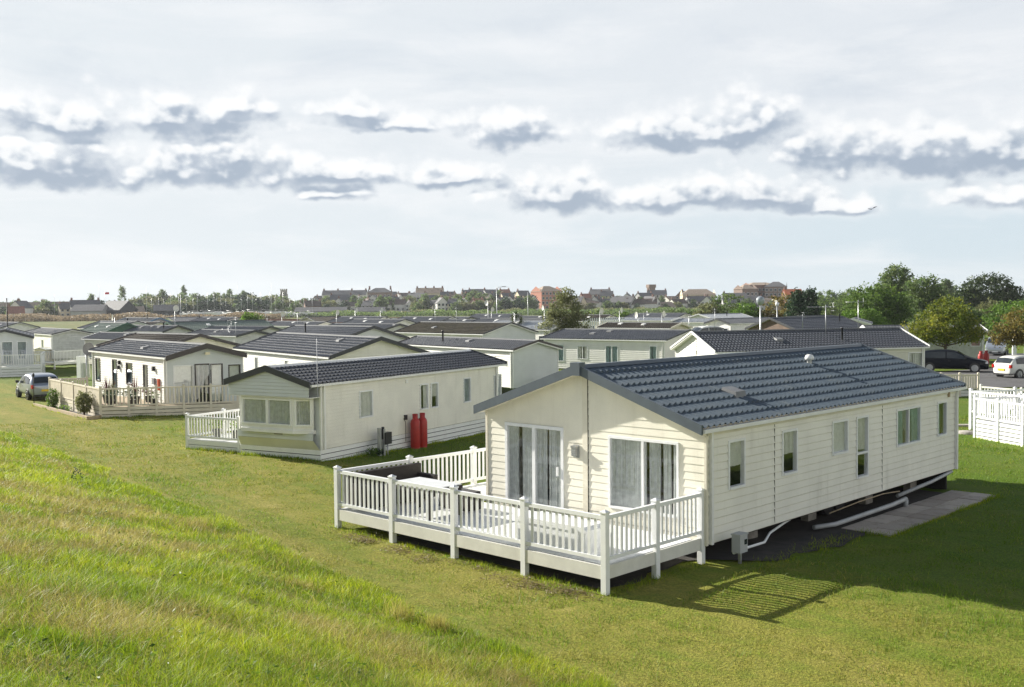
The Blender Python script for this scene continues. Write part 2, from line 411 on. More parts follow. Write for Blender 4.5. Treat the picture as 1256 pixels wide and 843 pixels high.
def caravan(name, label, X, Y, th, W, L, he, hr, typ='V', zb=.35, wall=None, roof=None, trim=None, cat='holiday caravan', group=None,
            wins=None, lod=1, ins=(.11, .28), gut=True, skirt=None, vents=(), ridge=None, gz=0.0, row=.15, wallcat=None, tp=(.2, 6, 9), noback=False, flue=(), barge=.15):
    """typ V: the corner given is the right end of the front gable; U: the left end of it (long side facing left)"""
    wall = wall or cream; roof = roof or slate2; trim = trim or dark_trim
    if typ == 'V': rz = th; ox, oy = X - W*cos(th), Y - W*sin(th)
    else: rz = th + pi/2; ox, oy = X, Y
    r = thing(name, label, cat, (ox, oy, gz), rz, group)
    xs, yf = ins; tan = (hr-he)/(W/2); wt = he + xs*tan - .05; ww = W-2*xs; wl = L-2*yf; top = wt + (ww/2)*tan
    maps = dict(front=mp_front(xs, yf), back=mp_back(W-xs, L-yf), left=mp_left(xs, L-yf), right=mp_right(W-xs, yf))
    wins = wins or {}
    if lod >= 1:
        for sd, mp in maps.items():
            ln = ww if sd in ('front', 'back') else wl
            ops = [(w[0], w[0]+w[2], w[1], w[1]+w[3]) for w in wins.get(sd, ())]
            wb = clad_wall(mp, ln, zb, wt, ops, (wt, top) if sd in ('front', 'back') else None, row, .011 if lod >= 2 and sd == 'front' else .020)
            wo = wb.obj('wall', (wallcat or {}).get(sd, wall), r)
            for i, w in enumerate(wins.get(sd, ())):
                opt = w[4] if len(w) > 4 else {}
                window(r, mp, w[0], w[1], w[2], w[3], seed=i, **opt)
        mb = MB(); mb.box(xs+.02, W-xs-.02, yf+.02, L-yf-.02, zb-.02, zb+.12); mb.obj('floor_deck', under, r)
        for cx, cy in ((xs, yf), (W-xs, yf), (xs, L-yf), (W-xs, L-yf)): mb = MB(); mb.box(cx-.03, cx+.03, cy-.03, cy+.03, zb-.01, wt-.01); mb.obj('corner_trim', white_trim if lod < 2 else cream_trim, r)
    else:
        mb = MB(); P = [(0, zb), (ww, zb), (ww, wt), (ww/2, top), (0, wt)]
        mb.prism([(xs+x, z) for x, z in P], yf, L-yf); mb.obj('wall', wall, r)
        for sd in wins:
            for w in wins[sd]:
                mb = MB(); mbx(mb, maps[sd], w[0], w[0]+w[2], w[1], w[1]+w[3], -.02, .03); f = mb.obj('window', (w[4].get('fm') if len(w) > 4 else None) or upvc, r)
                mb = MB(); p_ = .06; mbx(mb, maps[sd], w[0]+p_, w[0]+w[2]-p_, w[1]+p_, w[1]+w[3]-p_, .0, .036); mb.obj('pane', winglass if w[1] < 9 else curtain, f)
    # roof
    if tp: mb = tile_roof(W, L, he+.0, hr, tp[0], tp[1], tp[2])
    else: mb = plain_roof(W, L, he, hr)
    ro = mb.obj('roof', roof, r)
    if tp: plain_roof(W-.02, L-.02, he-.03, hr-.03, .06).obj('soffit', cream_trim if lod >= 2 else white_trim, r)
    nx, nz = -(hr-he), W/2
    mb = MB(); mb.prism([(W/2-.11, hr-.0), (W/2+.11, hr-.0), (W/2+.06, hr+.075), (W/2-.06, hr+.075)], -.01, L+.01); mb.obj('ridge_cap', ridge or ridge_m, ro)
    for y0, y1 in ((-.035, .02), (L-.02, L+.035)):
        mb = MB()
        for xe in (-.01, W+.01):
            P = [(W/2, hr+.085), (xe, he+.085), (xe, he+.085-barge-.05), (W/2, hr+.085-barge-.05)]
            mb.prism(P, y0, y1)
        mb.obj('barge_board', trim, r)
    if gut:
        mb = MB()
        for xe, q in ((-.06, 1), (W-.02, 1)):
            mb = MB(); mb.box(xe, xe+.08, .03, L-.03, he-.085, he-.01); mb.obj('gutter', white_trim, r)
        if lod >= 1:
            for xe, yy in ((xs-.045, yf+.12), (W-xs+.045, yf+.12), (xs-.045, L-yf-.15), (W-xs+.045, L-yf-.15)):
                mb = MB(); mb.box(xe-.035, xe+.035, yy-.035, yy+.035, zb, he-.09); mb.obj('downpipe', white_trim, r)
    for (fx, fy, kind) in vents:                      # fx: 0 ridge .. 1 eaves, negative on the far slope
        x = W/2 + fx*W/2; z = hr - abs(fx)*(hr-he); sg = 1 if fx > 0 else -1
        mb = MB()
        if kind == 'box':
            mb.hexa([(x-.2, fy-.22, z-.02+sg*.2*tan), (x+.2, fy-.22, z-.02-sg*.2*tan), (x+.2, fy+.22, z-.02-sg*.2*tan), (x-.2, fy+.22, z-.02+sg*.2*tan),
                     (x-.17, fy-.19, z+.12+sg*.13*tan), (x+.17, fy-.19, z+.12-sg*.13*tan), (x+.17, fy+.19, z+.12-sg*.13*tan), (x-.17, fy+.19, z+.12+sg*.13*tan)])
            mb.obj('roof_vent', mat('dull_roof_vent', (.17, .175, .18), .6) if lod >= 1 else white_trim, ro)
        else:
            mb.lathe([(.06, -.05), (.06, .10), (.11, .11), (.125, .16), (.09, .24), (0, .26)] if kind == 'cowl' else [(.055, -.05), (.055, .62), (.085, .63), (.085, .7), (0, .7)], (x, fy, z), 12)
            mb.obj('roof_cowl' if kind == 'cowl' else 'flue', white_trim if kind == 'cowl' else blackplastic, ro)
    if skirt:
        for sd in skirt.get('sides', ('front', 'left', 'right')):
            mp = maps[sd]; ln = ww if sd in ('front', 'back') else wl; mb = MB(); z = zb-.01
            while z > -.32 + skirt.get('gz', 0):
                mbx(mb, mp, -.01, ln+.01, z-.135, z, -.03, .0); z -= .16
            mb.obj('skirting', skirt.get('m', upvc), r)
        mb = MB(); mb.box(xs+.08, W-xs-.08, yf+.08, L-yf-.08, -.3, zb-.03); mb.obj('chassis', under, r)
    elif lod < 1:
        mb = MB(); mb.box(xs+.1, W-xs-.1, yf+.1, L-yf-.1, -.2, zb-.005); mb.obj('chassis', under, r)
    return r, maps
# ------------------------------------------------------------------ rails and decks
def railing(par, p, q, n, zf, zt, gz0=None, gz1=None, m=None, sp=.115, post=.1, first=True, last=True, bal=.045, gap=.1, railh=.07):
    """n panels between square posts from p to q; zf deck level, zt top of the rail; posts run down to gz"""
    m = m or upvc; p = Vector((p[0], p[1], 0)); q = Vector((q[0], q[1], 0)); d = q-p; L = d.length; u = d/L
    gz0 = zf if gz0 is None else gz0; gz1 = gz0 if gz1 is None else gz1
    for i in range(n+1):
        if (i == 0 and not first) or (i == n and not last): continue
        c = p + d*(i/n); g = gz0+(gz1-gz0)*i/n; mb = MB(); h = post/2
        a = u*h; b = Vector((-u.y, u.x, 0))*h
        R = lambda s, z: [c-a*s-b*s+Vector((0, 0, z)), c+a*s-b*s+Vector((0, 0, z)), c+a*s+b*s+Vector((0, 0, z)), c-a*s+b*s+Vector((0, 0, z))]
        mb.hexa(R(1, g-.12)+R(1, zt+.06)); mb.hexa(R(1.2, zt+.06)+R(1.2, zt+.085)); mb.add(R(1.1, zt+.085)+[c+Vector((0, 0, zt+.125))], ((0, 1, 4), (1, 2, 4), (2, 3, 4), (3, 0, 4)))
        mb.obj('post', m, par)
    for i in range(n):
        a = p + d*(i/n) + u*post*.5; b = p + d*((i+1)/n) - u*post*.5; mb = MB(); l = (b-a).length
        z = lambda c, h: Vector((c.x, c.y, h))
        mb.beam(z(a, zt-.02), z(b, zt-.02), .075, railh); mb.beam(z(a, zf+gap), z(b, zf+gap), .06, .065)
        k = max(1, int(l/sp)); 
        for j in range(1, k):
            c = a + (b-a)*(j/k); mb.beam(z(c, zf+gap+.03), z(c, zt-.03), .025, bal, up=(u.x, u.y, 0))
        mb.obj('railing_panel', m, par)
def deck_floor(par, x0, x1, y0, y1, zf, m, along='x', bw=.14, t=.03, name='deck_boards'):
    mb = MB(); 
    if along == 'x':
        y = y0
        while y < y1-.01: mb.box(x0, x1, y, min(y+bw-.006, y1), zf-t, zf); y += bw
    else:
        x = x0
        while x < x1-.01: mb.box(x, min(x+bw-.006, x1), y0, y1, zf-t, zf); x += bw
    return mb.obj(name, m, par)
def skirt_slats(par, p, q, z0, z1, m, bw=.13, gap=.03, t=.03, name='deck_skirt'):
    p = Vector((p[0], p[1], 0)); q = Vector((q[0], q[1], 0)); mb = MB(); z = z1
    while z > z0-bw:
        mb.beam(p+Vector((0, 0, z-bw/2)), q+Vector((0, 0, z-bw/2)), t, bw); z -= bw+gap
    return mb.obj(name, m, par)
# ------------------------------------------------------------------ the big lodge in front
TH = -.7683; LX, LY = 3.7814, 20.3689
def LW(u, v): return LX + u*cos(TH) - v*sin(TH), LY + u*sin(TH) + v*cos(TH)
ex, ey = LW(.108, -.30)
lw = dict(front=[(.606, .513, 1.80, 1.874, dict(panes=2, style='sheer', bar=.075, name='patio_door')), (3.668, .784, 1.80, 1.532, dict(panes=2, style='sheer', bar=.05))],
          right=[(.77, 1.33, .64, 1.0, dict(style='half', cm=curtain_w, split=None)), (2.9, 1.35, .67, .98, dict(style='half', cm=curtain_w)),
                 (5.18, 1.53, .80, .80, dict(style='blind', cm=curtain_w)), (6.41, .83, .64, 1.50, dict(style='half', cm=curtain_w, split=.40, name='side_door')),
                 (8.66, 1.36, 1.48, .97, dict(panes=2, style='sides', cm=curtain_t)), (11.25, 1.37, .65, .96, dict(style='left', cm=curtain_t))],
          left=[(1.0, 1.3, .9, 1.0, {}), (4.0, 1.3, .9, 1.0, {}), (8.0, 1.3, 1.4, 1.0, dict(panes=2))], back=[(1.2, 1.3, 1.2, 1.0, {}), (3.8, 1.3, 1.2, 1.0, {})])
lodge, lm = caravan('holiday_lodge', 'large cream lodge with slate blue tiled roof, nearest one, behind a wide white deck', ex, ey, TH, 6.316, 13.28, 2.665, 3.735,
    'V', .34, cream, slate, slate_trim, 'holiday lodge', None, lw, 2, (.108, .30), True, None, [(.62, 3.05, 'box'), (.27, 8.55, 'cowl'), (-.5, 5, 'box')], slate_trim,
    wallcat=dict(right=cream2, back=cream2), tp=(.2, 10, 9), row=.158)
for sd, ss in (('right', (2.6, 7.84)), ('front', (3.05,))):
    for s in ss:
        mb = MB()
        if sd == 'front':
            mbx(mb, lm[sd], s-.09, s+.05, .36, 3.6, .0, .024); mb.obj('centre_trim', cream_trim, lodge)
            mb = MB(); mbx(mb, lm[sd], s+.05, s+.064, .36, 3.58, .0, .018)
        else: mbx(mb, lm[sd], s-.008, s+.008, .35, 2.62, .0, .016)
        mb.obj('panel_joint', under if sd == 'front' else mat('joint_grey', (.2, .2, .18), .7), lodge)
mb = MB(); mbx(mb, lm['right'], -.1, 12.75, 2.50, 2.69, .0, .03); mb.obj('fascia', cream_trim, lodge)
mb = MB(); mbx(mb, lm['right'], 11.95, 12.05, 2.42, 2.56, .0, .05); mb.obj('wall_vent', timber, lodge)
mb = MB(); mb.box(3.158-.13, 3.158+.13, -.075, .12, 3.58, 3.86); mb.obj('ridge_end_cap', slate_trim, lodge)
mb = MB(); mbx(mb, lm['front'], .606+1.62, .606+1.66, 1.30, 1.50, .03, .07); mb.obj('door_handle', upvc, lodge)
mb = MB()                                         # wall lamp: back plate, hood and lantern
mbx(mb, lm['front'], 2.70, 2.86, 1.76, 2.04, .012, .03); mbx(mb, lm['front'], 2.72, 2.84, 1.80, 1.98, .03, .12); mbx(mb, lm['front'], 2.71, 2.85, 1.98, 2.03, .03, .135)
for z in (1.83, 1.87, 1.91): mbx(mb, lm['front'], 2.715, 2.845, z, z+.012, .12, .128)
mb.obj('wall_lamp', steel, lodge)
# chassis under the floor: girders, axles with wheels, block piers
mb = MB()
for x in (1.2, 5.1): mb.box(x-.05, x+.05, .5, 12.8, .16, .33)
for y in (1.0, 3.4, 5.8, 8.2, 10.6, 12.4): mb.box(.5, 5.8, y-.04, y+.04, .2, .31)
mb.box(.35, .4, .5, 12.8, -.3, .3); mb.box(.9, 6.05, 12.6, 12.68, -.3, .33)
mb.obj('chassis', under, lodge)
for x, y in ((5.35, 3.3), (5.3, 6.1), (5.38, 9.0), (5.45, 11.6)):
    mb = MB(); mb.box(x-.1, x+.1, y-.2, y+.2, -.25, .12); mb.box(x-.11, x+.09, y-.19, y+.21, .122, .235); mb.obj('block_pier', concrete, lodge)
    mb = MB(); mb.box(x-.08, x+.08, y-.05, y+.05, .237, .335); mb.obj('timber_packer', timber, lodge)
for y in (6.9, 7.5):
    mb = MB(); mb.tube([(5.2, y, .12), (5.42, y, .12)], .29, 20); w = mb.obj('wheel', blackplastic, lodge)
# pipes and cables slung below the floor edge
mb = MB(); mb.tube([(6.2+.35, .75, .16), (6.2+.3, 1.3, .16), (6.2+.18, 2.2, .10), (6.1, 2.9, .14), (6.02, 3.6, .22), (5.98, 4.3, .31), (5.9, 4.6, .33)], .028, 8); mb.obj('hose', upvc, lodge)
mb = MB(); mb.tube([(6.05, 4.95, -.08), (6.25, 5.6, -.08), (6.36, 8.4, -.02), (6.37, 9.2, .02)], .055, 12); mb.tube([(6.37, 9.2, .0), (6.37, 9.2, -.2)], .06, 10); mb.obj('waste_pipe', mat('grey_pipe', (.36, .37, .37), .45), lodge)
mb = MB(); mb.tube([(6.1, 9.3, .05), (6.2, 11.2, .18), (6.2, 12.6, .29)], .05, 10); mb.obj('waste_pipe', MATS['grey_pipe'], lodge)
mb = MB(); mb.tube([(6.2, 5.4, .20), (6.24, 6.8, .27), (6.22, 8.2, .27), (6.2, 9.2, .20), (6.05, 9.4, .1)], .014, 6); mb.obj('cable', timber, lodge)
# grey meter box on its post
mx, my = LW(.42, .55)
t = thing('meter_box', 'grey meter box on a short post at the near corner of the large lodge', 'meter box', (mx, my, H1(mx, my)), TH)
mb = MB(); mb.box(-.025, .025, -.03, .03, -.1, .22); mb.obj('post', steel, t)
mb = MB(); mb.box(-.10, .09, -.14, .14, .2, .55); mb.box(-.115, .105, -.155, .155, .55, .575); mb.obj('cabinet', mat('grey_cabinet', (.40, .41, .42), .5, var=.06), t)
mb = MB(); mb.box(.091, .1, .02, .11, .36, .46); mb.obj('dial_window', winglass, t)
# paving and bare soil along the side of the lodge (sheets just above the lawn)
def local_obj(o, u=0, v=0, z=0, rz=TH): x, y = LW(u, v); o.location = (x, y, z); o.rotation_euler = (0, 0, rz); return o
mb = MB(); nu, nv = 2, 12
for i in range(nu):
    for j in range(nv):
        j0 = random.uniform(-.006, .006); mb.box(i*.6+.014, i*.6+.586, j*.55+.014, j*.55+.536, -.05, .026+j0*1.2+i*.003)
local_obj(tag(mb.obj('paved_path', paver), kind='structure'), .12, 5.4, -.195)
gl_ = lambda u, v: H1(*LW(u, v))
n = 60; V = []; F = []
rr = random.Random(5)
for i in range(n+1):
    v = -2.9 + 14.5*i/n; V.append((-6.3, v, gl_(-6.3, v)+.012)); V.append((-.25 + 1.1*float(sstep(.1, 1.2, v)) + .09*sin(v*2.1)+.06*sin(v*5.3)+.04*rr.uniform(-1, 1) - .5*float(sstep(5, 9, v)), v, 0)); V[-1] = (V[-1][0], v, gl_(V[-1][0], v)+.012)
for i in range(n): F.append((2*i, 2*i+1, 2*i+3, 2*i+2))
soil = mat('bare_soil', (.034, .030, .026), .95, var=.35, scale=3, bump=.8, bscale=25)
mb = MB(); mb.add(V, F); local_obj(tag(mb.obj('soil_patch', soil), kind='structure'))
# ---- deck of the lodge
dk = thing('deck', 'raised white deck with balustrade wrapped round the front of the large cream lodge', 'deck', (*LW(0, 0), 0), TH)
du, dl, dv = -.0808, -7.8829, -3.051; zf, zt = .513, 1.37
deck_floor(dk, dl+.03, du-.03, dv+.03, -.33, zf-.01, upvc, 'x')
deck_floor(dk, dl+.03, -6.14, -.33, 3.4, zf-.013, upvc, 'x')
def gl(u, v): return H1(*LW(u, v))
railing(dk, (dl, dv), (du, dv), 4, zf, zt, gl(dl, dv), 0, sp=.142, bal=.055, post=.115)
railing(dk, (du, dv), (du, -.06), 2, zf, zt, 0, 0, first=False, sp=.135, bal=.055, post=.115)
railing(dk, (dl, dv), (dl, -.9), 1, zf, zt, .1, .1, first=False, sp=.142, bal=.055, post=.115)
railing(dk, (dl, -.9), (dl, 3.4), 2, zf, zt, .05, .05, first=False, sp=.142, bal=.055, post=.115)
mb = MB(); b = .05
mb.box(dl-.02, du+.02, dv-.045, dv, zf-.26, zf-.02); mb.box(du-.02, du+.022, dv+.002, -.06, zf-.262, zf-.022); mb.box(dl-.023, dl+.02, dv+.002, 3.4, zf-.262, zf-.022)
mb.obj('fascia_board', upvc_old, dk)
mb = MB()
for i in range(6):
    u = dl+.35+i*1.42; mb.box(u-.04, u+.04, dv+.1, -.4, zf-.2, zf-.045)
for u in (dl+.6, -5.4, -3.2, -1.2):
    for v in (-2.2, -.9): mb.box(u-.06, u+.06, v-.06, v+.06, -.1, zf-.05)
mb.obj('joists', under, dk)
# outdoor furniture
sx, sy = LW(-7.45, -1.75)
t = thing('outdoor_sofa', 'dark woven garden sofa with its back against the left rail of the deck', 'sofa', (sx, sy, zf-.01), TH)
mb = MB(); mb.box(-.30, -.18, -1.15, 1.0, .05, .80); mb.obj('backrest', rattan, t)
mb = MB(); mb.box(-.18, .42, -1.15, 1.0, .06, .34); mb.obj('seat_base', rattan, t)
for k in range(3):
    mb = MB(); mb.box(-.165, .41, -1.0+k*.62, -.4+k*.62, .342, .46); mb.obj('seat_cushion', cushion, t)
for y in (-1.15, .88): mb = MB(); mb.box(-.18, .42, y+.003, y+.117, .342, .58); mb.obj('armrest', rattan, t)
sx, sy = LW(-5.85, -2.15)
t = thing('garden_table', 'garden table with pale glossy top and dark woven frame beside the deck sofa', 'table', (sx, sy, zf-.01), TH)
mb = MB(); mb.box(-.78, .62, -.48, .48, .66, .685); mb.obj('table_top', tabletop, t)
mb = MB(); mb.box(-.80, .64, -.50, .50, .59, .657); mb.obj('apron', rattan, t)
for x in (-.74, .58):
    for y in (-.44, .44): mb = MB(); mb.box(x-.04, x+.04, y-.04, y+.04, 0, .59); mb.obj('leg', rattan, t)
sx, sy = LW(-5.75, -1.2)
t = thing('garden_stool', 'low dark woven stool between the pale garden table and the patio door', 'stool', (sx, sy, zf-.01), TH)
mb = MB(); mb.box(-.5, .45, -.22, .22, .02, .36); mb.obj('base', rattan, t)
mb = MB(); mb.box(-.48, .43, -.2, .2, .362, .42); mb.obj('cushion', cushion, t)
# white storage box behind the front rail
sx, sy = LW(-1.62, -2.45)
t = thing('storage_box', 'long white lidded box standing behind the front rail of the lodge deck', 'storage box', (sx, sy, zf-.01), TH)
mb = MB(); mb.box(-.85, .85, -.32, .32, 0, .42); mb.obj('chest', upvc, t)
mb = MB(); mb.prism([(-.88, .422), (.88, .422), (.88, .46), (.8, .52), (-.8, .52), (-.88, .46)], -.34, .34); mb.obj('lid', upvc, t)
# ------------------------------------------------------------------ second caravan: bay window, hooded gable
W2 = 3.62
X, Y, th, W, L, he, hr = -6.31, 32.43, -.517, 3.62, 12.32, 2.67, 3.16
c2w = dict(right=[(1.95, 1.35, .75, .92, dict(style='full', cm=curtain_w)), (5.5, 1.3, .55, .95, dict(style='right', cm=curtain_w)), (6.2, 1.3, .5, .95, dict(style='half', cm=curtain_w)),
                  (8.45, 1.3, .55, .98, dict(style='full', cm=voile)), (10.75, 1.3, .62, .95, dict(style='full', cm=voile))], left=[(3, 1.2, 1, 1, {}), (7, 1.2, 1, 1, {})])
c2, cm_ = caravan('static_caravan', 'cream caravan with bay windows, charcoal tiled roof and white skirting, left of the large lodge', X, Y, th, W, L, he, hr,
    'V', .55, cream2, slate2, dark_trim, wins=c2w, lod=1.5, ins=(.10, .62), row=.11, tp=(.2, 8, 7), skirt=dict(sides=('right', 'left', 'back')), vents=(), wallcat=dict(front=bluegrey_and_shade_clad), ridge=white_trim)
x0, x1 = .10, W-.10
hood = mp_front(x0, .08); mb = clad_wall(hood, x1-x0, 2.24, 2.7, (), (he+.0, hr-.06), .11); mb.obj('gable_hood', bluegrey_and_shade_clad, c2)
mb = MB(); mb.box(x0, x1, .09, .62, 2.22, 2.245); mb.obj('hood_soffit', white_trim, c2)
# bay facets: left return, front, right return
bp = [(.22, .60), (.52, .22), (2.72, .22), (W-.30, .52)]
mbw = MB()
for i in range(3):
    p, q = Vector(bp[i]), Vector(bp[i+1]); d = (q-p); ln = d.length; d /= ln; mp = mp_dir(p, d)
    sp_ = [(.06, ln-.12)] if i != 1 else [(.05, 1.08), (1.13, ln-1.18)]
    op = []
    for s, w in sp_:
        window(c2, mp, s, 1.30, w, .86, 1, upvc, curtain if i != 0 else curtain_w, 'full' if i else 'left', bar=.055, name='bay_window'); op.append((s, s+w, 1.30, 2.16))
    mbw.v += (w_ := clad_wall(mp, ln, 1.12, 2.235, op, None, 2.0, .0)).v; o = len(mbw.v)-len(w_.v); mbw.f += [tuple(k+o for k in f) for f in w_.f]; mbw.s += w_.s
mbw.obj('bay_wall', white_trim, c2)
mb = MB(); P = [(b[0], b[1]-.04) for b in bp]; n = len(P)
P2 = P + [(W-.3, .64), (.2, .64)]
mb.add([(x, y, 1.06) for x, y in P2]+[(x, y, 1.17) for x, y in P2], [tuple(range(6))[::-1], tuple(range(6, 12))]+[(i, (i+1) % 6, (i+1) % 6+6, i+6) for i in range(6)]); mb.obj('bay_sill', white_trim, c2)
fp = mp_dir((x0+.05, .42), (1, 0)); clad_wall(fp, x1-x0-.2, .83, 1.08, (), None, .11).obj('front_panel', bluegrey_and_shade_clad, c2)
mb = MB(); mb.quad((x0+.05, .42, .84), (x1-.15, .42, .84), (x1-.0, .60, .50), (x0+.0, .60, .50)); mb.obj('lower_front_panel', sage_clad, c2)
mb = MB(); mb.box(1.75, 2.1, .39, .418, .98, 1.02); mb.obj('maker_strip', mat('dull_strip', (.28, .28, .26), .6), c2)
mb = MB()
for z in (.53, .36, .19, .02): mb.box(x0-.02, x1+.01, .57, .60, z-.145, z)
mb.obj('skirting', upvc, c2)
mb = MB(); mb.tube([(W-.03, .3, 2.2), (W+.06, .3, 2.2), (W+.06, .3, 4.1)], .009, 6); mb.tube([(W-.02, .3, 2.35), (W+.06, .3, 2.35)], .014, 6); mb.obj('aerial_mast', steel, c2)
for vx, vz in ((4.6, 2.35),):
    mb = MB(); mbx(mb, cm_['right'], vx, vx+.14, vz, vz+.12, 0, .05); mb.obj('wall_vent', white_trim, c2)
def C2W(x, y, a=th, ox=X-W*cos(th), oy=Y-W*sin(th)):
    return ox+x*cos(a)-y*sin(a), oy+x*sin(a)+y*cos(a)
# small deck on its left
d2 = thing('deck', 'small white railed deck on the far side of the bay windowed caravan', 'deck', (*C2W(0, 0), 0), th)
g2 = H1(*C2W(-1, .8))
railing(d2, (-2.55, .75), (-.12, .75), 1, .55, 1.35, g2, g2, sp=.13); railing(d2, (-2.55, .75), (-2.55, 4.2), 2, .55, 1.35, g2, 0, first=False, sp=.13); railing(d2, (-2.55, 4.2), (-.1, 4.2), 1, .55, 1.35, 0, 0, first=False, sp=.13)
skirt_slats(d2, (-2.5, .75), (-.15, .75), 0, .54, upvc, .16, .02); deck_floor(d2, -2.5, .05, .8, 4.1, .55, upvc)
skirt_slats(d2, (-2.55, .8), (-2.55, 4.2), 0, .54, upvc, .16, .02)
px, py = C2W(-1.9, 1.5)
def potted(name, label, loc, h=.55, lm=None, flowers=None, n=60, r=.25, pot=None):
    t = thing(name, label, 'potted plant', loc)
    mb = MB(); mb.lathe([(.12, 0), (.17, .28), (.185, .30), (.165, .30), (.15, .26)], n=14); mb.obj('pot', pot or blackplastic, t)
    V, F = leaf_quads(n, lambda k: (RNG.normal(0, r*.5, (k, 3))*[1, 1, .6] + [0, 0, .3+h*.4]), .05, .11); np_obj('foliage', V, F, lm or L_green, t)
    if flowers:
        V, F = leaf_quads(14, lambda k: (RNG.normal(0, r*.55, (k, 3))*[1, 1, .5] + [0, 0, .34+h*.5]), .04, .06); np_obj('flowers', V, F, flowers, t)
    return t
def leaf_quads(n, posf, smin, smax, flat=0.0, asp=.6):
    """n leaf-shaped quads at the points posf(n), tilted at random"""
    P = posf(n); d = RNG.normal(size=(n, 3)); d[:, 2] *= (1-flat); d /= np.linalg.norm(d, axis=1)[:, None]+1e-9
    e = np.cross(d, RNG.normal(size=(n, 3))); e /= np.linalg.norm(e, axis=1)[:, None]+1e-9
    s = RNG.uniform(smin, smax, (n, 1)); a = d*s*.5; b = e*s*.5*asp
    V = np.stack([P-a, P+b*.9, P+a, P-b*.9], 1).reshape(-1, 3)
    F = np.arange(4*n).reshape(n, 4); return V, F
petal = mat('red_petals', (.55, .04, .05), .6); petal_w = mat('white_petals', (.75, .72, .68), .6)
potted('potted_plant', 'dark pot of red flowers on the small deck of the bay windowed caravan', (px, py, .55), .5, L_green, petal)
px, py = C2W(-.9, 1.4); potted('potted_plant', 'white flowering pot against the bay windowed caravan on its small deck', (px, py, .55), .4, L_green, petal_w)
# red gas bottles and the meter post on its long side
def gas_bottle(label, loc, group, s=1.0):
    t = thing('gas_bottle', label, 'gas bottle', loc, 0, group)
    mb = MB(); mb.lathe([(0, .02), (.165, .02), (.185, .06), (.185, 1.02), (.17, 1.12), (.12, 1.20), (.06, 1.235), (.05, 1.27)], n=20); mb.obj('cylinder', redpaint, t)
    mb = MB(); mb.lathe([(.10, 1.20), (.105, 1.40), (.09, 1.40), (.088, 1.22)], n=16); mb.obj('collar', redpaint, t)
    mb = MB(); mb.lathe([(.03, 1.25), (.035, 1.33), (.02, 1.36), (0, 1.36)], n=10); mb.obj('valve', steel, t)
    mb = MB(); mb.lathe([(.17, -.03), (.17, .05), (.16, .05), (.16, -.03)], n=20); mb.obj('foot_ring', redpaint, t)
    return t
gx, gy = C2W(W+.18, 5.42); gas_bottle('left one of the two tall red gas bottles against the bay windowed caravan', (gx, gy, H1(gx, gy)), 'red gas bottles by the bay windowed caravan').scale = (.94, .94, .87)
gx, gy = C2W(W+.16, 5.90); gas_bottle('right one of the two tall red gas bottles against the bay windowed caravan', (gx, gy, H1(gx, gy)), 'red gas bottles by the bay windowed caravan').scale = (.94, .94, .87)
mb = MB(); mbx(mb, cm_['right'], 4.50, 4.62, 1.05, 1.22, 0, .08); mb.tube([C for C in [(W-.02, 5.0, 1.1), (W+.06, 5.0, 1.0), (W+.06, 5.0, .3)]], .012, 6); mb.obj('gas_regulator', blackplastic, c2)
gx, gy = C2W(W+.35, 3.3)
t = thing('meter_post', 'dark meter cluster on a post beside the skirting of the bay windowed caravan', 'meter post', (gx, gy, 0), th)
mb = MB(); mb.box(-.05, .05, -.05, .05, -.1, .95); mb.box(-.08, .02, -.24, -.14, -.1, 1.0); mb.obj('post', steel, t)
mb = MB(); mb.box(-.09, .09, .0, .36, .42, .82); mb.tube([(0, -.02, .6), (0, -.02, 1.02)], .05, 8); mb.obj('meter_case', blackplastic, t)
mb = MB(); mb.tube([(.02, .2, -.1), (.02, .2, .45)], .03, 8); mb.obj('pipe', steel, t)
for k, (yy, rr_, lab) in enumerate(((2.75, .17, 'round green weed clump at the foot of the meter post'), (3.05, .13, 'low dark weed between the meter post and its green neighbour'))):
    gx, gy = C2W(W+.3, yy); V, F = leaf_quads(240, lambda n: RNG.normal(0, rr_*.6, (n, 3))*[1, 1, .7]+[0, 0, .12], .05, .1); o = np_obj('weed', V, F, L_dark if k else L_green); o.location = (gx, gy, H1(gx, gy)); tag(o, lab, 'weed')
# ------------------------------------------------------------------ third caravan: white sides, brown trim, taupe deck
X3, Y3, t3, W3, L3, he3, hr3 = -16.06, 48.37, -.91, 3.96, 12.07, 2.79, 3.32
bt = dict(fm=brown_trim)
w3 = dict(left=[(.55, 1.15, .85, 1.25, dict(cm=curtain_t, style='sides', **bt)), (3.5, .62, .75, 1.8, dict(cm=curtain_t, style='left', name='side_door', **bt)), (5.75, 1.25, .95, 1.1, dict(style='right', cm=curtain_t, **bt)), (8.35, 1.0, .62, 1.35, dict(cm=curtain_w, style='sides', **bt))],
          front=[(.32, .55, .95, 1.85, dict(style='blind', cm=curtain_w, name='door_leaf')), (1.35, .55, .72, 1.87, dict(style=None, name='doorway', **bt)), (2.12, .55, .62, 1.85, dict(style='blind', cm=curtain_w, name='door_leaf', **bt)), (3.02, 1.2, .62, 1.12, dict(style='blind', cm=curtain_w, **bt))])
c3, m3 = caravan('static_caravan', 'white caravan with dark brown trim and open patio door above a taupe railed deck', X3, Y3, t3, W3, L3, he3, hr3, 'U', .5, white_clad, greyroof, brown_trim,
    wins=w3, lod=1, ins=(.10, .26), tp=(.2, 6, 7), vents=[(-.55, 5.5, 'box')], wallcat=dict(front=bluegrey_and_shade_clad), row=.12, barge=.2, skirt=dict(sides=('left', 'front'), m=taupe))  # gable takes a greyer colour that paints in its shade
mb = MB()                                          # white curtain blown out of the doorway
pts = 24; mpf = m3['front']
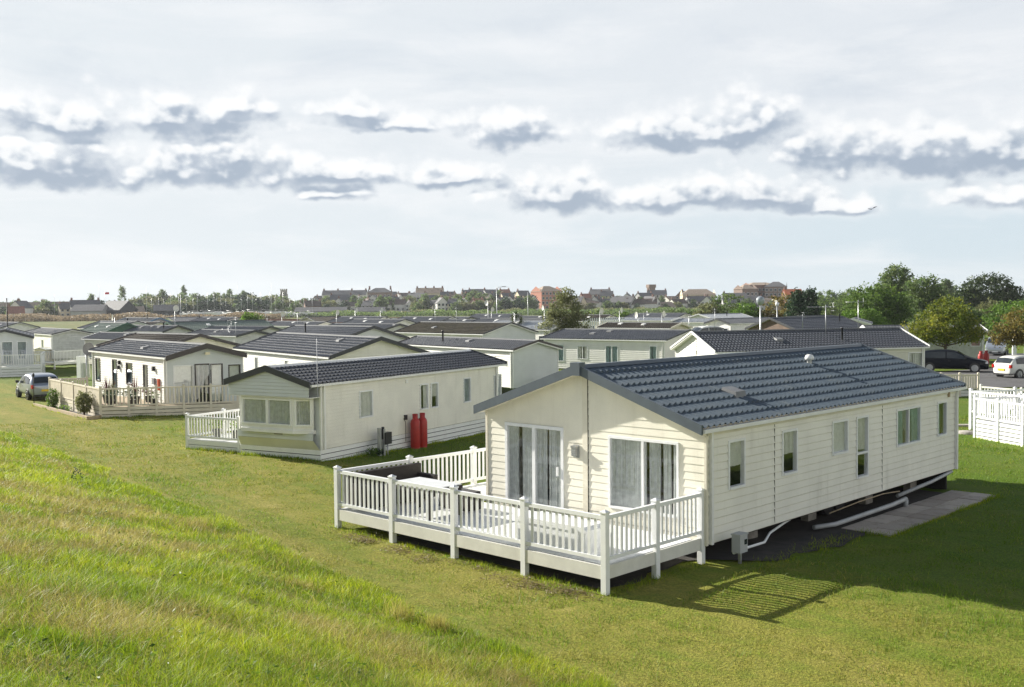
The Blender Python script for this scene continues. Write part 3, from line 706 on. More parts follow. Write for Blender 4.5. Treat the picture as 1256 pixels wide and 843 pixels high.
for i in range(pts):
    a, b = i/pts, (i+1)/pts
    f = lambda t: (1.2+t*.98, .04+.05*sin(t*26)); s0_, o0 = f(a); s1_, o1 = f(b)
    zb0 = .75+1.45*max(0, (a-.25)/.75)**.8; zb1 = .75+1.45*max(0, (b-.25)/.75)**.8
    mb.quad(mpf(s0_, 2.36, o0), mpf(s1_, 2.36, o1), mpf(s1_, zb1, o1*1.6), mpf(s0_, zb0, o0*1.6))
mb.obj('blown_curtain', curtain_w, c3)
mb = MB(); mbx(mb, mpf, 1.78, 2.0, 2.86, 2.98, .22, .32); mb.obj('gable_lamp', mat('cream_lamp', (.7, .62, .4), .4), c3)
mb = MB()
for s, z in ((4.75, 2.2), (4.6, 1.95), (9.9, 2.1)): mbx(mb, m3['left'], s, s+.14, z, z+.2, 0, .13)
mb.obj('wall_lamp', black, c3)
mb = MB(); mbx(mb, m3['left'], 9.8, 10.1, 1.45, 1.75, 0, .1); mb.obj('meter_cover', mat('mid_grey_plastic', (.2, .2, .21), .5), c3)
mb = MB(); mbx(mb, m3['left'], 10.55, 10.7, 1.2, 1.75, 0, .1); mb.obj('fire_point', mat('orange_red_plastic', (.5, .08, .02), .5), c3)
# satellite dish at the far end of its long wall
def dish(name, label, loc, az, r=.3, pole=2.9, m=None, group=None, z0=0):
    t = thing(name, label, 'satellite dish', loc, az, group)
    mb = MB(); mb.tube([(0, 0, z0-.1), (0, 0, pole)], .03, 8); mb.tube([(0, 0, pole-.12), (0, -.14, pole)], .02, 6); mb.obj('pole', steel, t)
    mb = MB(); V = []; F = []; R = 6; S = 18
    for i in range(R+1):
        for j in range(S):
            q = r*i/R; a = 2*pi*j/S; V.append((q*cos(a), -.30+.9*(q*q)*-.8+.12, pole+.05+q*sin(a)*1.05))
    for i in range(R):
        for j in range(S): F.append((i*S+j, i*S+(j+1) % S, (i+1)*S+(j+1) % S, (i+1)*S+j))
    mb.add(V, F, True); mb.obj('reflector', m or white_trim, t)
    mb = MB(); mb.tube([(0, -.16, pole-r*.9), (0, -.55, pole-.05)], .012, 6); mb.box(-.03, .03, -.6, -.52, pole-.08, pole); mb.obj('receiver_arm', steel, t)
    return t
# deck of the third caravan: corner nearest the camera at (124,517)
A = Vector(G(124, 517)); B = Vector(G(62, 500)); Cc = Vector(G(292, 511)); 
d3 = thing('deck', 'taupe railed deck with slatted skirt and flower pots round the white caravan with brown trim', 'deck', (0, 0, 0))
zf3, zt3 = .62, 1.48
railing(d3, A, Cc, 5, zf3, zt3, H1(*A), H1(*Cc), m=taupe, sp=.15, bal=.06, gap=.08); railing(d3, A, B, 4, zf3, zt3, H1(*A), H1(*B), m=taupe, first=False, sp=.115, bal=.075, gap=.08)
skirt_slats(d3, A, Cc, .0, zf3, taupe, .14, .03); skirt_slats(d3, A, B, .0, zf3, taupe, .14, .03)
Dd = B + (Cc-A)*.30; railing(d3, B, Dd, 1, zf3, zt3, H1(*B), H1(*B), m=taupe, first=False, sp=.115, bal=.075)
mb = MB(); e1 = (Cc-A)
fl = [A+(B-A)*.01+e1*.01, A+e1*.99, A+e1*.99+(B-A)*.35, A+(B-A)*.99+e1*.3, A+(B-A)*.99]
mb.add([(p.x, p.y, zf3-.02) for p in fl], [(0, 1, 2, 3, 4)]); mb.obj('deck_boards', timber, d3)
mb = MB(); nrm = Vector((-(B-A).y, (B-A).x)).normalized()*(.7); 
q0 = A+nrm*.9+(A-B)*.03; q1 = B+nrm*.9+(B-A)*.08; kerb_pts = [q0, q1]
mb.beam((q0.x, q0.y, H1(*q0)+.05), (q1.x, q1.y, H1(*q1)+.05), .12, .16); mb.beam((q0.x, q0.y, H1(*q0)+.05), (A.x, A.y, H1(*A)+.05), .12, .159); o = tag(mb.obj('bed_edging', timber), 'pale timber edging of the flower bed along the left side of the taupe deck', 'bed edging')
mb = MB(); mb.add([(p.x, p.y, H1(*p)+.02) for p in (q0, A, B, q1)], [(0, 1, 2, 3)]); tag(mb.obj('soil_bed', soil), kind='structure')
def spiky(name, label, loc, h, lm, n=46, potm=None, w=.05, cat='cordyline'):
    """cordyline: stiff sword leaves fanning out of a pot or trunk"""
    t = thing(name, label, cat, loc)
    if potm: mb = MB(); mb.lathe([(.16, 0), (.22, .36), (.24, .38), (.2, .38), (.19, .33)], n=14); mb.obj('pot', potm, t)
    V = []; F = []
    for i in range(n):
        a = RNG.uniform(0, 2*pi); up = RNG.uniform(.25, 1.0)*pi/2; L = h*RNG.uniform(.7, 1.1); z0 = .4 if potm else 0
        d = np.array([cos(a)*cos(up), sin(a)*cos(up), sin(up)]); sd = np.array([-sin(a), cos(a), 0])*w/2; o = len(V)
        for k in range(5):
            f = k/4; p = d*L*f + np.array([0, 0, z0-.35*L*f*f*cos(up)]); V += [p-sd*(1-f*.95), p+sd*(1-f*.95)]
        F += [(o+2*k, o+2*k+1, o+2*k+3, o+2*k+2) for k in range(4)]
    np_obj('leaves', np.array(V), np.array(F), lm, t); return t
def on(px, py, z): x, y = G(px, py, z); return (x, y, z-.62+zf3-zf3)
def atd(px, back, zz=zf3):                         # on the deck, at photo column px, `back` metres behind the front rail
    p = A + (Cc-A)*max(0, min(1, (px-124)/168.0)); n = Vector(((A-Cc).y, -(A-Cc).x)).normalized(); n = n if n.y > 0 else -n
    return (p.x+n.x*back, p.y+n.y*back, zz-.02)
spiky('cordyline', 'purple cordyline in a pot, left of the two on the taupe deck', atd(122, 2.6), 1.0, L_purple, 46, blackplastic)
spiky('cordyline', 'purple cordyline in a pot, right of the two on the taupe deck', atd(162, 1.4), 1.05, L_purple, 52, blackplastic)
spiky('cordyline', 'grey green spiky plant beside the left purple cordyline on the taupe deck', atd(131, 2.4), .8, L_olive, 44, blackplastic)
potted('potted_plant', 'round dark green potted bush behind the taupe front rail', atd(134, .6), .7, L_dark, None, 260, .38)
potted('potted_plant', 'dark bush with a pot between cordyline and front rail of the taupe deck', atd(160, .5), .75, L_dark, None, 260, .4)
potted('potted_plant', 'pot of red and white flowers behind the middle of the taupe rail', atd(186, .7), .55, L_green, petal, 120, .32)
potted('potted_plant', 'low purple leaved pot in front of the white wall with brown windows', atd(176, 2.4), .5, L_purple, None, 160, .42)
potted('potted_plant', 'red flowering pot at the back corner of the taupe deck by the car', atd(112, 3.2), .45, L_green, petal, 140, .4)
def bush(name, label, loc, r, h, lm, n=900, ls=(.08, .15), cat='bush', stems=True):
    t = thing(name, label, cat, loc)
    def pf(k):
        d = RNG.normal(size=(k, 3)); d /= np.linalg.norm(d, axis=1)[:, None]; q = RNG.uniform(.35, 1, (k, 1))**.6
        lump = 1+.25*np.sin(d[:, :1]*5+1)*np.cos(d[:, 1:2]*4+d[:, 2:]*3)
        return d*q*lump*[r, r, h*.52] + [0, 0, h*.5]
    V, F = leaf_quads(n, pf, *ls); np_obj('foliage', V, F, lm, t)
    if stems:
        mb = MB()
        for i in range(5):
            a = i*1.3; mb.tube([(0, 0, -.1), (r*.3*cos(a), r*.3*sin(a), h*.35), (r*.6*cos(a), r*.6*sin(a), h*.7)], [.03, .02, .008], 5)
        mb.obj('stems', bark, t)
    return t
p = A*.86+B*.14+nrm*.55; bush('bush', 'round olive bush in the bed at the corner of the taupe deck', (p.x, p.y, .3), .38, 1.0, L_olive, 1500, (.07, .13))
p = A*.22+B*.78+nrm*.5; bush('bush', 'climbing green bush with pink flowers at the far end of the flower bed', (p.x, p.y, .05), .3, 1.1, L_green, 900, (.07, .13))
p = A*.45+B*.55+nrm*.5; bush('bush', 'small low green bush in the middle of the flower bed', (p.x, p.y, .05), .35, .4, L_bright, 200, (.05, .1))
t = thing('lamp_bollard', 'thin dark garden lamp at the far end of the bed edging', 'garden lamp', (q1.x, q1.y, H1(*q1)))
mb = MB(); mb.tube([(0, 0, -.1), (0, 0, 1.5)], .02, 6); mb.obj('post', black, t); mb = MB(); mb.lathe([(.05, 1.5), (.07, 1.62), (.02, 1.7), (0, 1.7)], n=10); mb.obj('lamp_head', black, t)
# ------------------------------------------------------------------ the other caravans one can tell apart
def W_(s, z, w, h, **k): return (s, z, w, h, k)
pos = []
def cv(*a, **k): pos.append((a[2], a[3])); return caravan(*a, **k)
k1 = dict(lod=1, tp=(.2, 5, 8), row=.13)
cv('static_caravan', 'cream gabled wide caravan with dark barge boards right behind the bay windowed caravan', -8.90, 50.81, -.99, 5.6, 14.4, 2.61, 3.48, 'U', .5, white_clad, greyroof, dark_trim, wallcat=dict(front=cream2), vents=[(-.25, 3.4, 'box')],
   wins=dict(left=[W_(3.2, 1.25, .5, 1.0, cm=curtain_w), W_(7.9, 1.3, .45, .95, cm=curtain_w, style='sides'), W_(10.4, 1.3, .7, .95, cm=curtain), W_(12.2, 1.3, .6, .95, cm=curtain_w)]), **k1)
cv('static_caravan', 'narrow white caravan with plain shaded grey gable behind the bay windowed one', .10, 56.94, -.965, 3.32, 13.5, 2.61, 3.05, 'U', .5, white_clad, greyroof, brown_trim, wallcat=dict(front=bluegrey_and_shade_clad), vents=[(-.5, 8.9, 'flue'), (-.35, 6.2, 'box')], barge=.06,  # shade of the gable painted as grey, the sides stay white
   wins=dict(left=[W_(10.6, 1.25, .6, .95, cm=curtain), W_(4.5, 1.25, .8, .95, cm=curtain)]), **k1)
# pale storage box against its gable
x, y = G(668, 482); bx_, by_ = .10+.85*1+1.6*sin(.965), 56.94
t = thing('storage_chest', 'large pale green grey storage chest standing against the plain shaded grey gable', 'storage chest', (1.75, 56.7, 0), -.965+pi/2)
mb = MB(); mb.box(-.1, 1.5, -.75, -.06, 0, 1.05); mb.obj('chest', mat('pale_green_grey', (.40, .42, .36), .6), t); mb = MB(); mb.box(-.13, 1.53, -.79, -.05, 1.052, 1.12); mb.obj('lid', mat('pale_grey_lid', (.42, .46, .45), .5), t)
cv('static_caravan', 'wide caravan with mossy brown roof and shaded grey gable with a white finial post', -2.30, 84.30, -.861, 5.96, 12.76, 2.71, 3.55, 'U', .5, cream2, mossroof, dark_trim, wallcat=dict(front=bluegrey_and_shade_clad), vents=[(-.55, 8.5, 'box')], barge=.05,  # gable colour greyed for the shade on this end
   wins=dict(left=[W_(1.0, 1.3, .7, .95, cm=curtain_t, panes=2), W_(5.0, 1.3, 1.0, .95, cm=curtain_w, panes=2), W_(8.0, 1.3, 1.0, .95, cm=curtain_w, panes=2), W_(11.0, 1.3, .8, .95, cm=curtain)]), **k1)
c7, m7 = cv('static_caravan', 'white caravan with dark grey roof and four teal curtained windows along its sunny side', 10.20, 68.73, -.694, 5.96, 10.61, 2.63, 3.2, 'U', .5, white_clad, greyroof, dark_trim, barge=.05, vents=[(-.5, 7.0, 'box'), (-.22, 6.1, 'box')],
   wins=dict(left=[W_(.7, 1.0, 1.1, 1.2, cm=curtain_t, panes=2), W_(2.95, 1.2, .9, .95, cm=curtain_w, panes=2, style='sides'), W_(5.35, 1.0, 1.05, 1.2, cm=curtain_t, panes=2), W_(8.9, .85, .6, 1.4, cm=curtain_t)]), **k1)
c8, m8 = cv('static_caravan', 'wide caravan with bright white gable and long charcoal roof carrying two masts', 10.62, 54.52, -1.257, 5.16, 13.54, 2.50, 3.48, 'V', .5, white_clad, slate2, white_trim, vents=[(.5, 4.6, 'box'), (.55, 8.6, 'flue')], barge=.05, gut=True,
   wallcat=dict(right=sage_clad), wins=dict(right=[W_(.15, 1.75, 1.2, .45, style=None), W_(11.9, .9, 1.0, 1.3, cm=curtain_w)]), lod=1, tp=(.2, 6, 9), row=.13)
mb = MB(); mbx(mb, m8['front'], 2.40, 2.46, .6, 3.3, .0, .03); mbx(mb, m8['front'], 2.35, 2.52, 2.3, 2.5, .0, .05); mb.obj('cable_duct', cream_trim, c8)
cv('static_caravan', 'pale blue grey caravan end with three tall windows and railed deck at the left edge', -38.15, 83.28, .43, 4.19, 11.0, 2.85, 3.45, 'V', .7, bluegrey_and_shade_clad, greyroof, dark_trim, vents=[],
   wins=dict(front=[W_(.55, .75, .95, 1.8, cm=voile, style='full'), W_(1.75, .75, .8, 1.8, cm=voile, style='full'), W_(2.85, 1.1, .7, 1.45, cm=voile, style='full')]), **k1)
A9 = Vector(G(51, 461)); u9 = Vector((cos(.36), sin(.36))); v9 = Vector((-sin(.36), cos(.36)))
d9 = thing('deck', 'pale railed deck with slatted skirt before the blue grey caravan at left edge', 'deck', (0, 0, 0))
railing(d9, A9-u9*5.6, A9, 2, .75, 1.65, 0, 0, sp=.16, bal=.06); railing(d9, A9, A9+v9*3.6, 2, .75, 1.65, 0, 0, first=False, sp=.16); skirt_slats(d9, A9-u9*5.6, A9, 0, .74, upvc, .18, .025); skirt_slats(d9, A9, A9+v9*3.6, 0, .74, upvc, .18, .025)
mb = MB(); mb.add([(*(q), .73) for q in (A9-u9*5.6, A9, A9+v9*3.6, A9-u9*5.6+v9*3.6)], [(0, 1, 2, 3)]); mb.obj('deck_boards', upvc_old, d9)
cv('static_caravan', 'cream sided caravan with shaded grey gable end, a white deck and small shed before it', -42.21, 95.78, -.933, 3.7, 12.5, 2.73, 3.15, 'U', .5, cream, greyroof, dark_trim, wallcat=dict(front=far_grey), vents=[], barge=.05,  # off-sun gable end has its shade painted grey
   wins=dict(left=[W_(7.6, 1.0, .8, 1.2, cm=curtain_t), W_(11.3, .6, .5, 1.8, cm=curtain_t)]), **k1)
x, y = G(54, 447); t = thing('garden_shed', 'small taupe garden shed between the blue grey caravan and the white deck', 'shed', (x, y, 0), -.2)
mb = MB(); mb.prism([(-.6, -.1), (.6, -.1), (.6, 1.35), (0, 1.5), (-.6, 1.35)], -.5, .7); mb.obj('walls', taupe, t); mb = MB(); mb.beam((-.68, .1, 1.36), (.02, .1, 1.54), 1.5, .05, (0, 0, 1)); mb.beam((.68, .1, 1.36), (-.02, .1, 1.54), 1.5, .05); mb.obj('roof', far_grey, t)
A10 = Vector(G(67, 453)); B10 = Vector(G(104, 450)); v10 = Vector((-(B10-A10).y, (B10-A10).x)).normalized()
d10 = thing('deck', 'white railed deck with shaded underside in front of the shaded grey gable', 'deck', (0, 0, 0))
railing(d10, A10, B10, 1, .55, 1.5, 0, 0, sp=.16, bal=.06); railing(d10, A10, A10+v10*2.2-(B10-A10)*.2, 1, .55, 1.5, 0, 0, first=False, sp=.16); mb = MB(); mb.beam((A10.x, A10.y, .45), (B10.x, B10.y, .45), .04, .2); mb.obj('fascia_board', upvc, d10)
mb = MB(); mb.add([(*q, .53) for q in (A10, B10, B10+v10*2.2, A10+v10*2.2-(B10-A10)*.2)], [(0, 1, 2, 3)]); mb.obj('deck_boards', upvc_old, d10)
x, y = G(101, 466); t = thing('gate_post_screen', 'white panelled screen with a hanging basket beside the white caravan with brown trim', 'screen', (x, y, 0), -.7)
mb = MB(); mb.box(-.3, .25, -.25, .25, -.1, 1.7); mb.obj('panel', upvc, t); mb = MB(); mb.box(.252, 1.1, -.04, .04, .2, 1.2); mb.obj('side_panel', upvc_old, t)
cv('static_caravan', 'wide caravan with weathered brown roof peering over the white one with brown trim', -22.57, 66.32, -.765, 6.04, 8.66, 2.51, 3.3, 'U', .5, cream2, brownroof, brown_trim, wallcat=dict(front=cream), **k1)
cv('static_caravan', 'cream caravan with flat grey roof behind the weathered brown roof', -27.9, 79.96, -.741, 3.3, 11.0, 2.59, 3.05, 'U', .5, cream, greyroof, white_trim, vents=[(-.3, 5.5, 'box')], wins=dict(left=[W_(.7, 1.0, .7, 1.2, cm=curtain_t), W_(5, 1.2, 1, .9, cm=curtain)]), **k1)
cv('static_caravan', 'grey caravan with black flue and three vents on its roof behind the brown roof', -35.34, 105.69, -.664, 3.65, 8.18, 2.67, 3.23, 'U', .5, far_grey, greyroof, dark_trim, vents=[(-.5, 1.2, 'flue'), (-.3, 2.5, 'box'), (-.2, 4, 'box'), (-.4, 5.5, 'box')], **k1)
cv('static_caravan', 'pale grey caravan with dark roof vent box just right of the brown roof', -23.1, 87.49, -.764, 3.69, 8.79, 2.67, 3.07, 'U', .5, white_clad, greyroof, dark_trim, wallcat=dict(front=far_grey), vents=[(-.4, 5, 'box')], **k1)  # front painted grey for its shade, other sides white
cv('static_caravan', 'pale grey caravan close behind the one with the dark vent box', -26.38, 108.78, -.596, 3.31, 9, 2.61, 2.99, 'U', .5, far_grey, greyroof, dark_trim, **k1)
cv('static_caravan', 'wide caravan with grey tiled roof and tall black flue behind the cream gabled one', -11.79, 70.02, -.819, 6.16, 10.18, 2.76, 3.64, 'U', .5, white_clad, greyroof, dark_trim, wallcat=dict(front=bluegrey_and_shade_clad), vents=[(-.5, 6.3, 'flue'), (-.8, 3, 'box')], **k1)  # shade of the gable put into its blue grey colour
cv('static_caravan', 'low grey caravan with dark curved barge board left of the mossy brown roof', -12.61, 103.71, -.774, 3.87, 11, 2.74, 3.2, 'U', .5, far_cream, greyroof, dark_trim, wallcat=dict(front=far_grey), vents=[(-.2, .3, 'box')], **k1)  # grey front holds the painted shade of this gable end
kf = dict(lod=0, tp=(.25, 4, 7), gut=True)
cv('brick_chalet', 'chalet with brown brick gable and dark roof with a black flue beyond the two masts', 24.26, 89.29, -1.007, 5.95, 9.34, 2.7, 3.67, 'V', .2, brick2, slate2, dark_trim, cat='chalet', vents=[(.45, 7.5, 'flue')], lod=0, tp=(.25, 4, 8))
cv('timber_chalet', 'dark green chalet with pale green roof, left of the pair behind the shaded grey gable', -42.5, 108.5, -.9, 5.0, 9.0, 2.5, 3.5, 'U', .3, far_green, greenroof, mat('green_trim', (.05, .12, .08), .6), cat='chalet', vents=[(-.4, 3, 'box'), (-.4, 7, 'box')], **kf)
cv('timber_chalet', 'dark green chalet with pale green roof, right of the pair behind the shaded grey gable', -36.2, 113.5, -.75, 5.0, 12.5, 2.5, 3.5, 'V', .3, far_green, greenroof, MATS['green_trim'], cat='chalet', vents=[(-.4, 3, 'box'), (.4, 4.5, 'box')], **kf)
cv('static_caravan', 'caravan with blue edged grey roof and small flue above the pale green chalet roofs', -52.5, 149.7, -.796, 4.2, 11, 2.92, 3.61, 'U', .4, far_grey, greyroof, mat('blue_trim', (.10, .20, .32), .5), vents=[(-.2, 3, 'flue')], **kf)
cv('static_caravan', 'caravan with bright green metal roof far among the grey roofs', -12.43, 155.18, -.725, 3.4, 10.4, 2.6, 3.05, 'U', .4, far_cream, tealroof, dark_trim, **kf)
cv('static_caravan', 'pale gabled caravan with grey roof behind the ridge of the mossy brown roof', -7.37, 150.91, -.855, 4.0, 10.65, 2.78, 3.3, 'U', .4, far_grey, greyroof, dark_trim, vents=[(-.2, 5, 'flue')], **kf)
cv('static_caravan', 'low brown roofed caravan behind the white one with teal curtains', 15.13, 99.26, -.757, 3.67, 9.06, 2.67, 3.13, 'U', .4, far_cream, brownroof, cream_trim, vents=[(-.4, 4, 'box'), (-.3, 7, 'box')], **kf)
x, y = G(895, 397, 2.8); cv('static_caravan', 'white caravan with shallow gable and dark edged roof left of the brown brick chalet', x, y, -.9, 3.6, 9, 2.8, 3.3, 'V', .4, far_white, greyroof, dark_trim, wins=dict(front=[W_(.5, 1.5, 1, .8), W_(2, 1.5, 1, .8)]), **kf)
x, y = G(880, 397, 2.7); cv('static_caravan', 'white caravan with ribbed pale roof beside the parked van roof', x+.5, y+8, -.76, 3.6, 10, 2.7, 3.1, 'U', .4, far_white, mat('pale_roof', (.42, .44, .46), .5), white_trim, **kf)
x, y = G(745, 400, 2.7); cv('static_caravan', 'pale roofed white caravan left behind the teal curtained one', x+9.5, y+18, -.76, 3.8, 11, 2.9, 3.2, 'U', .4, far_white, MATS['pale_roof'], white_trim, vents=[(-.4, 2, 'flue')], **kf)
x, y = AT(1212, 85); cr_, mr_ = cv('static_caravan', 'pale sage caravan behind the black estate car, under the yellowing tree', x, y, -.08, 3.6, 9.5, 2.55, 3.0, 'U', .35, mat('pale_sage_clad', (.46, .49, .40), .6, clad=.2), greyroof, white_trim, vents=[], wins=dict(left=[W_(7.9, 1.3, .8, .85, cm=mat('pinkish_curtain', (.5, .3, .3), .9)), W_(3.5, 1.2, 1.1, .9, cm=curtain)]), lod=1, tp=(.25, 4, 7), row=.16)
x, y = G(1222, 425, 1.5); c22, m22 = cv('static_caravan', 'white gabled cabin with blue oval badge behind the silver people carrier', x+1.2, 112, -.35, 3.6, 9, 2.6, 3.15, 'V', .35, far_white, greyroof, white_trim, wins=dict(front=[W_(.5, 1.1, .8, .9)]), lod=0, tp=(.25, 4, 7))
mb = MB(); cx, cz = 2.15, 2.28
ring = [m22['front'](cx+.34*cos(2*pi*i/20), cz+.19*sin(2*pi*i/20), .03) for i in range(20)]; mb.add(ring, [tuple(range(20))]); mb.obj('badge', mat('blue_badge', (.02, .22, .55), .4), c22)
# -------- fill the park behind: rows of caravans, told apart by neighbours and order
def far_rows():
    rnd = random.Random(21); out = []
    def clear(x, y, r):
        return all(hypot(x-a, y-b) > r for a, b in pos)
    e = Vector((cos(-.78), sin(-.78))); n = Vector((-sin(-.78), cos(-.78)))
    for i in range(-26, 30):
        for j in range(4, 26):
            p = e*(i*13.0+rnd.uniform(-1, 1)) + n*(j*9.0+rnd.uniform(-.8, .8))
            if not (92 < p.y < 168): continue
            px = PXX(p.x, p.y)
            if px < -30 or px > 1010 or (p.y < 125 and 690 < px): continue
            if px < 180 and p.y > 135: continue
            if px > 820 and p.y > 160: continue
            if not clear(p.x, p.y, 10.5): continue
            if rnd.random() < .10: continue
            pos.append((p.x, p.y)); out.append((p.x, p.y, px))
    return out
FR = far_rows()
# ------------------------------------------------------------------ ordered labels for the far repeats
ORD = 'first second third fourth fifth sixth seventh eighth ninth tenth eleventh twelfth thirteenth fourteenth fifteenth sixteenth seventeenth eighteenth nineteenth twentieth'.split()
MARKS = [(-99, 'the left edge'), (155, 'the lone poplar'), (350, 'the church tower'), (467, 'the tall turreted block'), (613, 'the arm lamp post'), (672, 'the red brick flats'), (890, 'the round dark tree'), (1000, 'the dark conifers'), (1210, 'the great willow')]
SEQ = {}
def place_labels(items, fmt):
    """items: (object, px, style phrase); the label counts each style rightwards from a landmark of the skyline"""
    groups = {}
    for o, px, st in items:
        mk = [m for a, m in MARKS if a <= px][-1]; groups.setdefault((st, mk), []).append((px, o))
    for (st, mk), lst in groups.items():
        lst.sort(key=lambda q: q[0])
        for i, (px, o) in enumerate(lst):
            o['label'] = fmt.format(st=st, ord=ORD[min(i, 19)], mk=mk)
items = []
styles = [('far caravan with grey roof', far_white, greyroof), ('far caravan with grey roof', far_grey, greyroof), ('far caravan with dark roof', far_cream, slate2), ('far caravan with brown roof', far_cream, brownroof), ('far caravan with pale roof', far_white, MATS['pale_roof']), ('far green roofed caravan', far_cream, greenroof)]
wts = [5, 5, 4, 1.2, 1.8, .5]
rf = random.Random(4); protos = {}
for (x, y, px) in FR:
    k = rf.choices(range(6), wts)[0]; turned = rf.random() < .22
    key = (k, turned, rf.randint(0, 1))
    a = -.78 + rf.uniform(-.05, .05)
    if key not in protos:
        st, wm, rm = styles[k]; wide = key[2] == 1
        W = 5.8 if wide else 3.8; L = rf.choice((10, 11.5)); v = [(-.4, 3, 'box'), (-.3, 6.5, 'box'), (.4, 5, 'flue' if wide else 'box')]
        o, _ = caravan('static_caravan', st, x, y, a, W, L, 2.7, 3.5 if wide else 3.2, 'V' if turned else 'U', .4, wm, rm, dark_trim if k != 4 else white_trim, cat='holiday caravan', group='caravans in rows across the park', vents=v, barge=.05,
            wins=dict(left=[W_(1.2, 1.2, 1, .95), W_(4.6, 1.2, .8, .95), W_(8, 1.2, 1, .95)], right=[W_(1.2, 1.2, 1, .95), W_(5, 1.2, 1, .95)]), lod=0, tp=(.25, 4, 7))
        protos[key] = o
    else:
        o = dup(protos[key], (x, y, 0), a + (0 if turned else pi/2), 1.0)
    items.append((o, px, styles[k][0]))
place_labels(items, '{st}, {ord} one to the right of {mk}')
# flat roofed brick chalets and their gable walls
items = []
for px, d, w in ((182, 148, 5), (232, 150, 7), (262, 152, 4), (318, 158, 6), (333, 172, 5), (402, 165, 6), (429, 155, 5), (442, 128, 7), (462, 150, 7), (503, 178, 6), (545, 172, 7), (578, 175, 6), (613, 185, 5), (655, 165, 5)):
    x, y = AT(px, d); rz = -.78+pi/2
    t = thing('brick_chalet', 'x', 'chalet', (x, y, 0), rz, 'flat roofed brick chalets')
    mb = MB(); mb.box(0, 5, 0, w, -.2, 2.55); mb.obj('wall', render_g, t); mb = MB()
    for yy in (-.3, w): mb.box(-.3, 5.3, yy, yy+.3, -.2, 3.0)
    mb.obj('end_wall', brickm, t); mb = MB(); mb.box(-.5, 5.5, .01, w-.01, 2.553, 2.75); mb.obj('roof', tile_brown if px % 2 else greyroof, t)
    mb = MB(); mb.box(-.04, .0, w*.3, w*.6, 1.0, 2.1); mb.obj('window', winglass, t)
    items.append((t, px, 'flat roofed chalet with red brick end walls'))
place_labels(items, '{st}, {ord} right of {mk}')
# long dark pergola-like slatted fence beyond the white caravan
for (pa, pb, d, lab) in ((642, 690, 128, 'tall grey slatted fence left of the olive tree behind the caravans'), (715, 766, 128, 'tall grey slatted fence right of the olive tree behind the caravans')):
    a = Vector(AT(pa, d)); b = Vector(AT(pb, d+4)); t = thing('slatted_fence', lab, 'fence', (a.x, a.y, 0)); dd = b-a; mb = MB(); n = int(dd.length/.35)
    for i in range(n): q = dd*(i/n); mb.box(q.x, q.x+.16, q.y-.02, q.y+.02, 1.6, 3.3)
    mb.obj('slats', bluegrey_and_shade_clad, t); mb = MB(); mb.beam((0, 0.05, 3.2), (dd.x, dd.y+.05, 3.2), .08, .12); mb.beam((0, .05, 1.65), (dd.x, dd.y+.05, 1.65), .08, .12); mb.obj('rails', dark_trim, t)
    mb = MB(); mb.box(0, dd.x, .06, .14, 0, 1.6); mb.obj('base_wall', far_grey, t)
# ------------------------------------------------------------------ decks and fences on the right
u8 = Vector((cos(TH), sin(TH))); v8 = Vector((-sin(TH), cos(TH)))
A1 = Vector(G(1196, 536)); B1 = Vector(G(1275, 551))
dr = thing('deck', 'white slatted and railed deck cut by the right edge of the photo', 'deck', (0, 0, 0))
dirn = (B1-A1).normalized(); nb = Vector((-dirn.y, dirn.x)); nb = nb if nb.y > 0 else -nb
E1 = A1+dirn*5.2
railing(dr, A1, E1, 4, .66, 1.46, 0, 0, sp=.13, bal=.05, m=upvc); skirt_slats(dr, A1, E1, .05, .66, upvc, .115, .034); railing(dr, A1, A1+nb*3.8, 2, .66, 1.46, 0, 0, first=False, sp=.13); skirt_slats(dr, A1, A1+nb*3.8, .05, .66, upvc, .115, .034)
mb = MB(); mb.add([(*q, .64) for q in (A1, E1, E1+nb*3.8, A1+nb*3.8)], [(0, 1, 2, 3)]); mb.obj('deck_boards', upvc_old, dr)
A2 = Vector(G(1190.5, 526)); dr2 = thing('picket_fence', 'white railed fence with tall posts close behind the right hand deck', 'fence', (0, 0, 0))
railing(dr2, A2, A2+dirn*2.6+nb*.4, 1, .6, 1.5, 0, 0, sp=.13); railing(dr2, A2, A2+nb*4, 2, .6, 1.5, 0, 0, first=False, sp=.13)
A3 = Vector(G(1203, 500)); dr3 = thing('picket_fence', 'cream railed fence with knobbed posts between the right hand deck and the road', 'fence', (0, 0, 0))
railing(dr3, A3, A3+dirn*6.5+nb*1.5, 3, .15, 1.0, 0, 0, m=upvc_old, sp=.17)
A4 = Vector(G(1162, 486)); B4 = Vector(G(1200, 486)); dr4 = thing('board_fence', 'low grey board fence behind the far end of the lodge', 'fence', (0, 0, 0))
railing(dr4, A4-(B4-A4)*.8, B4, 3, .3, 1.15, 0, 0, m=taupe, sp=.12, bal=.09); skirt_slats(dr4, A4-(B4-A4)*.8, B4, .0, .3, upvc_old, .14, .02)
# manhole covers in the lawn
for (px, py, lab) in ((1187, 531, 'round grey manhole cover in the lawn before the right hand deck'), (1182, 522, 'small stone slab in the lawn near the right hand deck')):
    x, y = G(px, py); mb = MB(); mb.lathe([(0, .05), (.42, .05), (.42, -.05)], n=20) if px == 1187 else mb.box(-.35, .35, -.2, .2, -.05, .04); o = mb.obj('manhole_cover' if px == 1187 else 'stone_slab', concrete); o.location = (x, y, 0); tag(o, lab, 'manhole cover' if px == 1187 else 'slab')
